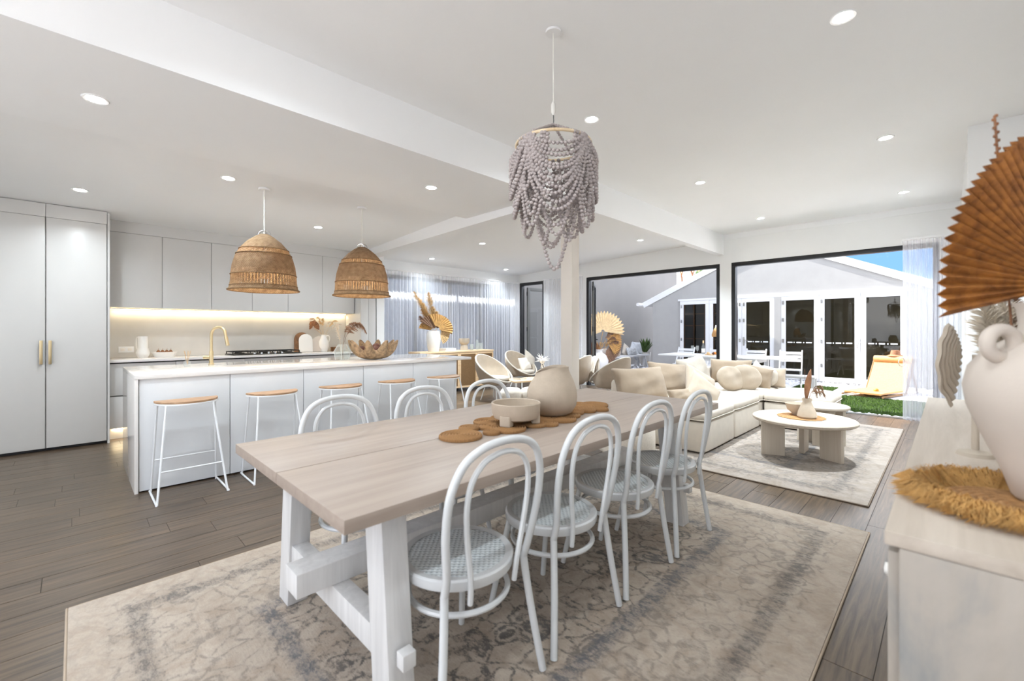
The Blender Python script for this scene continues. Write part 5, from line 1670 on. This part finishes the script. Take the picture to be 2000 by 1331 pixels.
gl = ['small drinking glass on the cane sideboard, next to the pedestal bowl', 'small drinking glass on the cane sideboard, second from the pedestal bowl', 'tall drinking glass on the cane sideboard', 'wide drinking glass at the outer end of the cane sideboard']
for k, (x, y, r, h) in enumerate(((6.10, 7.34, 0.042, 0.13), (6.19, 7.44, 0.042, 0.13), (6.27, 7.36, 0.032, 0.22), (6.40, 7.40, 0.060, 0.15))):
    o = MB().lathe([(0.0, 0.0), (r * 0.9, 0.0), (r, h), (r - 0.004, h), (r * 0.9 - 0.004, 0.012), (0.0, 0.012)], 24).obj('drinking_glass', M['glassware'], None, (x, y, CZ))
    tag(o, gl[k], 'glass', 'glasses on the cane sideboard')
for k, (lab, mt) in enumerate((('white book at the bottom beside the tall white vase', 'ceramic'), ('grey book on top beside the tall white vase', 'greyfab'))):
    t = thing('book', lab, 'book', (5.48, 7.36, CZ + 0.03 * k), math.radians(6 * k), 'books on the cane sideboard')
    MB().b(-0.14, 0.14, -0.10, 0.10, 0.003, 0.026).obj('pages', M['ceramic'], t)
    MB().b(-0.143, 0.143, -0.103, 0.103, 0.026, 0.029).obj('cover', M[mt], t)
    MB().b(-0.143, 0.143, -0.103, 0.103, 0.0, 0.003).obj('cover', M[mt], t)

# ------------------------------------------------------------------ outdoors
sbox('ground', -30, 60, -30, 60, -0.30, -0.06, 'bed')
sbox('pavement', 8.56, 13.2, 2.55, 8.3, -0.06, -0.02, 'bed', label='pebble covered courtyard')
lawn = sbox('lawn', 8.62, 12.25, -3.0, 2.55, -0.06, -0.028, 'soil', label='green lawn outside the doorway')
sbox('path', 10.85, 12.3, -3.0, 1.75, -0.058, -0.012, 'paver', 0.01, 'pale paved patch on the lawn')
rg = random.Random(3)
gm = MB()
for k in range(52000):
    x, y = rg.uniform(8.66, 12.22), rg.uniform(-0.9, 2.5)
    if x > 10.82 and y < 1.78:
        continue
    h, a = rg.uniform(0.022, 0.045), rg.uniform(0, 6.28)
    w = 0.0035
    lx, ly = rg.uniform(-0.012, 0.012), rg.uniform(-0.012, 0.012)
    gm.add([(x - w * math.cos(a), y - w * math.sin(a), -0.029), (x + w * math.cos(a), y + w * math.sin(a), -0.029), (x + lx, y + ly, -0.029 + h)], [(0, 1, 2)])
g = gm.obj('grass', M['grass'], None, smooth=0)
stuff(tag(g, 'short green grass of the lawn', 'grass'))
pm = MB()
for k in range(2600):
    if k < 160:
        x, y = rg.uniform(8.57, 8.66), rg.uniform(0.0, 2.8)
    elif k < 900:
        x, y = rg.uniform(12.25, 13.1), rg.uniform(-0.5, 4.0)
    else:
        x, y = rg.uniform(8.7, 14.5), rg.uniform(2.6, 8.2)
        if x > 13.0 and y < 6.9:
            continue
    r = rg.uniform(0.015, 0.04)
    pm.ball((x, y, -0.012), r, r * rg.uniform(0.7, 1), r * 0.6, 6, 4)
stuff(tag(pm.obj('pebbles', M['pebble'], None, smooth=60), 'white pebbles along the lawn and courtyard', 'pebbles'))
sbox('wall_boundary', 8.56, 19.3, 8.75, 8.95, -0.1, 6.4, 'greyrender', label='tall grey rendered boundary wall')
sbox('wall_boundary', -1.0, 14.0, 10.6, 10.75, -0.1, 4.42, 'sidefence')

# garden building with white glazed doors
BX, BY0, BY1, AP, EV, AZ = 13.2, 0.17, 6.78, 3.475, 2.20, 3.70
t = thing('garden_building', 'white gabled garden building with glazed doors across the courtyard', 'building', (BX, 0, 0))
n = 5
poly = [(BY0, -0.06), (BY1, -0.06), (BY1, EV), (AP, AZ), (BY0, EV)]
vs = [(0, a, b) for a, b in poly] + [(4.0, a, b) for a, b in poly]
MB().add(vs, [(0, 4, 3, 2, 1), (5, 6, 7, 8, 9)] + [(i, (i + 1) % 5, 5 + (i + 1) % 5, 5 + i) for i in range(5)]).obj('gable_wall', M['render'], t, smooth=0)
sl_ = (AZ - EV) / (BY1 - AP)
for s, ye in ((1, BY1 + 0.32), (-1, BY0 - 0.32)):
    ze = AZ - sl_ * abs(ye - AP)
    v1 = [(-0.005, AP, AZ + 0.01), (4.2, AP, AZ + 0.01), (4.2, ye, ze + 0.01), (-0.005, ye, ze + 0.01)]
    vs = v1 + [(a, b, c + 0.09) for a, b, c in v1]
    rf = MB().add(vs, [(0, 1, 2, 3), (7, 6, 5, 4), (0, 4, 5, 1), (1, 5, 6, 2), (2, 6, 7, 3), (3, 7, 4, 0)]).obj('roof_slope', M['whitewood'], t, smooth=0)
    MB().beam((-0.021, AP, AZ + 0.03), (-0.021, ye, ze + 0.03), 0.03, 0.17).obj('bargeboard', M['whitewood'], rf, smooth=0)
    MB().tube([(-0.3, ye + s * 0.05, ze + 0.05), (4.2, ye + s * 0.05, ze + 0.05)], 0.055, 8).obj('gutter', M['whitewood'], rf)
def gdoor(y0, y1, kind, hinge_l=True, handle=None):
    """glazed leaf on the facade; y1 is its left edge in the picture"""
    d = MB().b(-0.045, -0.022, y0, y1, 0.0, 0.115).obj('door', M['whitewood'], t)
    fw = 0.105
    MB().b(-0.045, -0.005, y0, y0 + fw, 0.116, 2.05).obj('door_stile', M['whitewood'], d, bevel=0.003, seg=1)
    MB().b(-0.045, -0.005, y1 - fw, y1, 0.116, 2.05).obj('door_stile', M['whitewood'], d, bevel=0.003, seg=1)
    MB().b(-0.045, -0.005, y0, y1, 2.051, 2.16).obj('door_rail', M['whitewood'], d, bevel=0.003, seg=1)
    MB().b(-0.020, -0.016, y0 + fw, y1 - fw, 0.116, 2.05).obj('pane', M['darkglass'], d)
    if kind == 'blind':
        m = MB().b(-0.004, -0.001, y0 + fw, y1 - fw, 0.116, 2.05)
        for q in range(46):
            m.b(-0.009, -0.004, y0 + fw, y1 - fw, 0.13 + 0.041 * q, 0.155 + 0.041 * q)
        stuff(m.obj('blind', M['darkroom'], d, smooth=0))
    else:
        MB().b(-0.004, -0.001, y0 + fw, y1 - fw, 0.116, 2.05).obj('dark_backing', M['iron'], d)  # near-black sheet paints the dark room behind the shelves
        for zz in (0.6, 1.0, 1.4, 1.75):
            MB().b(-0.014, -0.0045, y0 + fw, y1 - fw, zz, zz + 0.03).obj('shelf', M['shelfwood'], d)
        for yy in (y0 + fw + 0.01, (y0 + y1) / 2, y1 - fw - 0.04):
            MB().b(-0.0145, -0.005, yy, yy + 0.04, 0.116, 2.05).obj('shelf_post', M['shelfwood'], d)
    span = y1 - y0 - 2 * fw
    for q, (a, b) in enumerate(((0.08, 0.28), (0.34, 0.38), (0.44, 0.62), (0.68, 0.72), (0.76, 0.94))):
        if kind == 'blind':
            MB().b(-0.0225, -0.0205, y0 + fw + a * span, y0 + fw + b * span, 0.945, 0.975).obj('glass_decal', M['plastic'], d)
    for zz in (0.35, 0.95, 1.5, 1.95):
        yh = y1 - 0.05 if hinge_l else y0 + 0.05
        MB().b(-0.065, -0.0455, yh - 0.02, yh + 0.02, zz, zz + 0.09).obj('hinge', M['chrome'], d)
    if handle:
        yy = y0 + 0.05 if handle == 'r' else y1 - 0.05
        MB().b(-0.055, -0.0455, yy - 0.02, yy + 0.02, 0.85, 1.08).b(-0.085, -0.075, yy - 0.12, yy + 0.01, 0.985, 1.0).b(-0.08, -0.05, yy - 0.008, yy + 0.008, 0.985, 1.0).obj('handle', M['chrome'], d)
gdoor(4.99, 5.86, 'shelf')
gdoor(4.10, 4.985, 'shelf', False)
gdoor(3.30, 4.095, 'blind', True, 'l')
gdoor(2.31, 3.14, 'blind', True)
gdoor(1.50, 2.305, 'blind', True, 'r')
gdoor(0.68, 1.495, 'blind', False)
MB().b(-0.06, -0.001, 3.142, 3.298, 0.0, 2.16).obj('mullion', M['render'], t, smooth=0)
MB().b(-0.055, -0.001, 0.62, 5.92, 2.162, 2.22).obj('door_head', M['whitewood'], t, smooth=0)

# outdoor setting
OZ = 0.735
t = thing('outdoor_table', 'long white slatted outdoor dining table beyond the sofa', 'table', (9.85, 3.42, 0))
for k in range(6):
    MB().b(-0.45 + k * 0.151, -0.45 + k * 0.151 + 0.143, -1.27, 1.28, OZ - 0.028, OZ).obj('top_slat', M['whitewood'], t, bevel=0.003, seg=1)
for y in (-0.72, 0.58):
    for x in (-0.36, 0.36):
        MB().b(x - 0.035, x + 0.035, y - 0.035, y + 0.035, -0.02, OZ - 0.029).obj('leg', M['whitewood'], t, bevel=0.003, seg=1)
for x in (-0.36, 0.36):
    MB().b(x - 0.015, x + 0.015, -0.72, 0.58, OZ - 0.115, OZ - 0.029).obj('apron', M['whitewood'], t)
for y in (-0.72, 0.58):
    MB().b(-0.34, 0.34, y - 0.015, y + 0.015, OZ - 0.113, OZ - 0.03).obj('apron', M['whitewood'], t)
def slat_chair(label, x, y, rz):
    """white folding chair, sits facing -x in its own frame"""
    t = thing('folding_chair', label, 'chair', (x, y, -0.02), rz, 'white folding chairs')
    for s in (-1, 1):
        yy = s * 0.20
        MB().beam((-0.20, yy, 0), (0.22, yy, 0.86), 0.022, 0.034, (1, 0, 0)).obj('back_post', M['whitewood'], t)
        MB().beam((0.24, yy * 0.9, 0), (-0.18, yy * 0.9, 0.45), 0.022, 0.034, (1, 0, 0)).obj('leg', M['whitewood'], t)
    for k in range(5):
        MB().b(-0.20 + 0.08 * k, -0.135 + 0.08 * k, -0.19, 0.19, 0.445, 0.462).obj('seat_slat', M['whitewood'], t)
    for k in range(3):
        z_ = 0.62 + 0.075 * k
        MB().box((0.105 + 0.037 * k, 0, z_ + 0.03), (0.014, 0.40, 0.06), ry=0.42).obj('back_slat', M['whitewood'], t)
    return t
fc = slat_chair('white folding chair at the lawn end of the outdoor table', 10.78, 2.40, 0.15)
dup(fc, 'white folding chair second from the lawn end of the outdoor table', (10.95, 3.15, -0.02), 0.05)
dup(fc, 'white folding chair behind the bottle on the outdoor table', (10.85, 4.75, -0.02), 0.0)
dup(fc, 'white folding chair seen from the side at the white post', (10.75, 3.95, -0.02), -0.1)
t = thing('outdoor_bench', 'low pale bench beside the folding chairs', 'bench', (9.95, 2.10, -0.02), 0.1)
MB().b(-0.20, 0.20, -0.30, 0.42, 0.375, 0.415).obj('top', M['whitewood'], t, bevel=0.003)
for y in (-0.27, 0.38):
    for x in (-0.17, 0.17):
        MB().b(x - 0.03, x + 0.03, y - 0.03, y + 0.03, 0, 0.374).obj('leg', M['whitewood'], t, bevel=0.003)
t = thing('wine_bottle', 'pale wine bottle on the outdoor table', 'bottle', (9.95, 3.90, OZ))
MB().lathe([(0.0, 0), (0.037, 0), (0.038, 0.01), (0.038, 0.16), (0.015, 0.22), (0.014, 0.25)], 18).obj('body', M['glassware'], t)
MB().lathe([(0.0385, 0.04), (0.0387, 0.13)], 18, cap=False).obj('paper_label', M['ceramic'], t)
MB().lathe([(0.016, 0.25), (0.016, 0.31), (0.0, 0.31)], 14).obj('capsule', M['drypale'], t)
gl = ['wine glass on the outdoor table, furthest from the bottle', 'wine glass on the outdoor table beside the bottle']
for k, (x, y) in enumerate(((9.95, 4.14), (9.95, 4.03))):
    o = MB().lathe([(0.0, 0), (0.032, 0.002), (0.005, 0.008), (0.004, 0.07), (0.030, 0.10), (0.036, 0.15), (0.030, 0.19), (0.028, 0.19), (0.033, 0.15), (0.0, 0.085)], 18).obj('wine_glass', M['glassware'], None, (x, y, OZ))
    tag(o, gl[k], 'glass', 'wine glasses on the outdoor table')
t = thing('snack_platter', 'round snack platter on the outdoor table', 'platter', (9.85, 3.62, OZ))
MB().lathe([(0.0, 0), (0.19, 0), (0.20, 0.018), (0.19, 0.018), (0.18, 0.010), (0, 0.010)], 28).obj('plate', M['oak'], t)
for k in range(14):
    a, r = rg.uniform(0, 6.28), rg.uniform(0.02, 0.14)
    MB().ball((r * math.cos(a), r * math.sin(a), 0.035), rg.uniform(0.02, 0.035), seg=8, rings=6).obj('snack', M[('orange', 'drypale', 'brownball', 'dry')[k % 4]], t)
t = thing('rattan_table_lamp', 'small rattan lamp on a white stem by the white post', 'lamp', (9.72, 3.52, OZ))
MB().lathe([(0.0, 0), (0.07, 0), (0.07, 0.015), (0.012, 0.02), (0.012, 0.42), (0, 0.42)], 16).obj('stem', M['whitewood'], t)
MB().lathe([(0.10, 0.40), (0.105, 0.45), (0.07, 0.55), (0.035, 0.60), (0.03, 0.60), (0.065, 0.55), (0.098, 0.45), (0.095, 0.40)], 24, cap=False).obj('shade', M['rattan'], t)
MB().lathe([(0.036, 0.60), (0.03, 0.65), (0.0, 0.655)], 14).obj('cap', M['whitewood'], t)
# bench with cushions against the grey wall
t = thing('garden_bench', 'long white bench against the grey boundary wall', 'bench', (13.0, 7.90, -0.02))
MB().b(-1.55, 1.75, -0.20, 0.20, 0.37, 0.43).obj('seat', M['whitewood'], t, bevel=0.004)
for x in (-1.35, 1.5):
    for s in (-1, 1):
        MB().beam((x + s * 0.12, -0.16, 0), (x, -0.14, 0.37), 0.05, 0.07, (0, 1, 0)).obj('leg', M['whitewood'], t)
        MB().beam((x + s * 0.12, 0.16, 0), (x, 0.14, 0.37), 0.05, 0.07, (0, 1, 0)).obj('leg', M['whitewood'], t)
M['zigzag'] = plain('patterned_outdoor_fabric', (190, 192, 194), 0.9, var=0.3, vscale=24)
for k, (x, w_, h_, mt, roll, lab) in enumerate(((13.55, 0.50, 0.50, 'linen3', 0.7, 'white cushion standing on its corner at the back of the garden bench'), (14.05, 0.52, 0.52, 'greyfab', 0.75, 'grey-white cushion on its corner beside the potted plant'), (14.42, 0.55, 0.50, 'greyfab', 0.1, 'plain grey-white cushion at the plant end of the garden bench'), (13.75, 0.62, 0.30, 'zigzag', 0.0, 'flat patterned grey cushion in front on the garden bench'))):
    cushion(lab, (x, 7.96 - 0.14 * (k == 3), 0.41 - 0.06 * (roll > 0.5)), w_, h_, 0.16, -PI / 2, 0.25, mt, 50 + k, roll=roll, group='garden bench cushions')
t = thing('planter', 'white round planter at the end of the garden bench', 'planter', (15.0, 8.0, -0.02))
MB().lathe([(0.0, 0), (0.16, 0), (0.20, 0.48), (0.185, 0.48), (0.16, 0.42), (0, 0.42)], 32).obj('pot', M['ceramic'], t)
t = thing('agave_plant', 'spiky dark green plant growing in the white planter', 'plant', (15.0, 8.0, 0.40))
t.scale = (1.25, 1.25, 1.25)
for k in range(22):
    a, tl = k * 2.4, 0.25 + 0.5 * (k / 22)
    L_ = 0.55 - 0.12 * (k / 22)
    def lf(u, v, a=a, tl=tl, L_=L_):
        r = L_ * u
        x = r * math.sin(tl) * 0.9
        zz = r * math.cos(tl) - 0.05 * u * u
        wv = (v - 0.5) * 0.085 * math.sin(PI * (0.12 + 0.88 * u)) ** 0.7
        return (x * math.cos(a) - wv * math.sin(a), x * math.sin(a) + wv * math.cos(a), zz)
    MB().sheet(lf, 8, 3, 0.006).obj('leaf', M['green'], t, smooth=60)
t = thing('floor_vase', 'big white floor vase of dried palms by the folded glass leaf', 'vase', (11.55, 7.72, -0.02))
MB().lathe([(0.0, 0), (0.16, 0), (0.27, 0.20), (0.29, 0.36), (0.22, 0.52), (0.11, 0.60), (0.10, 0.66), (0.15, 0.70), (0.13, 0.70), (0.09, 0.64), (0, 0.3)], 36).obj('body', M['ceramic'], t)
t = thing('palm_fan_bouquet', 'pale dried fan palms standing in the big white floor vase', 'dried flowers', (11.55, 7.72, 0.62))
for k, (hx, hz, r, a0, a1, mt, b) in enumerate(((0.10, 0.62, 0.62, -10, 200, 'drypale', 0.0), (0.22, 0.35, 0.50, -60, 75, 'dry', 0.10), (-0.05, 0.30, 0.52, 190, 300, 'drydark', 0.2), (0.25, 0.10, 0.45, -100, 20, 'plumebrown', 0.16))):
    MB().sheet(fan_fn((hx, hz, -0.1 + b), r, math.radians(a0), math.radians(a1), 1.0, 0.1, 22, 0.015, 0.16), 133, 6, 0.004).obj('fan_leaf', M[mt], t, smooth=0)
    MB().tube([rp(0, -0.3), rp(0, 0), rp(hx, hz, -0.1 + b)], 0.008, 6).obj('leaf_stem', M['dry'], t)
for k, (a, zz) in enumerate(((0.42, 0.42), (0.50, 0.30), (0.35, 0.60))):
    plume('plume', [rp(0, 0), rp(a * 0.5, zz * 0.6), rp(a, zz), rp(a * 1.2, zz * 0.9)], 0.004, 'plumebrown', 220, 0.16, t, 140 + k, 0.4)
t = thing('urn', 'pale ribbed urn on the end of the garden bench', 'urn', (11.95, 7.80, 0.41))
MB().lathe([(0.0, 0), (0.07, 0), (0.05, 0.05), (0.11, 0.14), (0.10, 0.24), (0.07, 0.28), (0.06, 0.28), (0.0, 0.1)], 20).obj('body', M['ceramic'], t)
for k in range(7):
    plume('plume', [(0, 0, 0.2), (0.10 * math.cos(k), 0.10 * math.sin(k), 0.36), (0.16 * math.cos(k), 0.16 * math.sin(k), 0.48)], 0.004, 'drypale', 60, 0.10, t, 160 + k, 0.2)
t = thing('stone_jar', 'brown stone jar on the garden bench before the cushions', 'jar', (12.65, 7.80, 0.41))
MB().lathe([(0.0, 0), (0.12, 0), (0.17, 0.12), (0.14, 0.28), (0.08, 0.38), (0, 0.38)], 24).obj('body', M['taupe'], t)
# rattan lounger on the paving
t = thing('rattan_lounger', 'low rattan lounge seat with a rolled headrest on the paving', 'lounger', (11.60, 0.95, -0.012), math.radians(-106))
MB().sheet(lambda u, v: (-0.30 + 0.60 * v, 0.05 - 0.95 * u, 0.075 + 0.01 * math.sin(3 * u)), 20, 8, 0.03).obj('seat_mat', M['rattan'], t, smooth=60)
MB().sheet(lambda u, v: (-0.30 + 0.60 * v, 0.06 + 0.36 * u, 0.08 + 0.58 * u), 20, 8, 0.035).obj('back_mat', M['rattan'], t, smooth=60)
MB().tube([(-0.31, 0.42, 0.68), (0.31, 0.42, 0.68)], 0.075, 14).obj('headrest', M['rattan'], t)
for s in (-1, 1):
    MB().tube([(s * 0.33, -0.90, 0.03), (s * 0.33, 0.08, 0.03), (s * 0.33, 0.48, 0.70)], 0.02, 8).obj('side_rail', M['cane'], t)
    MB().tube([(s * 0.33, 0.62, 0.012), (s * 0.33, 0.36, 0.45)], 0.016, 8).obj('prop_leg', M['cane'], t)
t = thing('straw_hat', 'round brown straw hat on the lounger headrest', 'hat', (12.08, 0.80, 0.74), 0)
MB().lathe([(0.0, 0.12), (0.07, 0.115), (0.085, 0.03), (0.15, 0.0), (0.15, -0.006), (0.08, 0.02), (0, 0.10)], 24).obj('crown', M['drydark'], t)
t = thing('fruit_plate', 'low wicker plate of oranges on the paving before the lounger', 'plate', (11.05, 1.02, -0.012))
MB().lathe([(0.0, 0), (0.17, 0), (0.19, 0.03), (0.18, 0.03), (0.16, 0.01), (0, 0.01)], 24).obj('wicker_plate', M['jute'], t)
ol = ['orange on the wicker plate, at its lawn edge', 'orange on the wicker plate, next to the edge one', 'orange in the middle of the wicker plate', 'orange on the wicker plate, towards the curtain', 'orange at the back of the wicker plate', 'orange on top of the others on the wicker plate']
for k, (a, b, c) in enumerate(((-0.10, 0.0, 0.045), (-0.04, -0.07, 0.045), (0.0, 0.03, 0.045), (0.09, -0.02, 0.045), (0.03, 0.11, 0.045), (0.0, -0.01, 0.105))):
    x_, y_, _ = rp(a, 0, b)
    o = MB().ball((0, 0, 0), 0.042, seg=12, rings=8).obj('orange', M['orange'], None, (11.05 + x_, 1.02 + y_, c), smooth=80)
    tag(o, ol[k], 'orange', 'oranges on the wicker plate')
# curtain tie ring
o = MB().tube([(0.045 * math.cos(a), 0.0, 0.06 * math.sin(a)) for a in np.linspace(0, 2 * PI, 25)[:-1]], 0.006, 8, True).obj('curtain_ring', M['matteceramic'], None, (8.18, 0.475, 0.83), (0, 0, math.radians(-45)))
tag(o, 'pale tie-back ring hanging at the curtain edge', 'ring')
# beyond the garden building
t = thing('bare_tree', 'thin bare tree with pale blossom beyond the grey wall', 'tree', (21.8, 9.4, -0.1))
rg = random.Random(21)
def limb(p, d, L_, r, depth):
    q = p + d * L_
    mid = p.lerp(q, 0.5) + Vector((rg.gauss(0, 0.05), rg.gauss(0, 0.05), 0)) * L_
    MB().tube([p, mid, q], [r, r * 0.8, r * 0.6], 6).obj('branch' if depth else 'trunk', M['drydark'], t)
    tips.append(q)
    if depth < 3:
        for _ in range(3):
            dd = (d + Vector((rg.gauss(0, 0.5), rg.gauss(0, 0.5), rg.gauss(0.1, 0.3)))).normalized()
            limb(q, dd, L_ * 0.62, r * 0.55, depth + 1)
tips = []
limb(Vector((0, 0, 0)), Vector((0, 0, 1)), 2.6, 0.12, 0)
bl_ = MB()
for q in tips[1:]:
    for _ in range(26):
        c = q + Vector((rg.gauss(0, 0.28), rg.gauss(0, 0.28), rg.gauss(0, 0.28)))
        bl_.ball(c, rg.uniform(0.02, 0.05), seg=5, rings=3)
stuff(bl_.obj('blossom', M['drypale'], t, smooth=0))
t = thing('neighbour_house', 'neighbouring house with a green roof far behind', 'house', (31.0, 12.0, -0.1), 0.3)
t.scale = (0.36, 0.4, 1.0)
MB().b(-2.5, 2.5, -1.6, 1.6, 0, 5.0).obj('wall', M['drypale'], t)
MB().add([(-2.9, -2.0, 4.95), (2.9, -2.0, 4.95), (2.9, 2.0, 4.95), (-2.9, 2.0, 4.95), (-1.0, 0, 6.2), (1.0, 0, 6.2)], [(0, 1, 5, 4), (1, 2, 5), (2, 3, 4, 5), (3, 0, 4), (3, 2, 1, 0)]).obj('roof', M['green'], t, smooth=0)
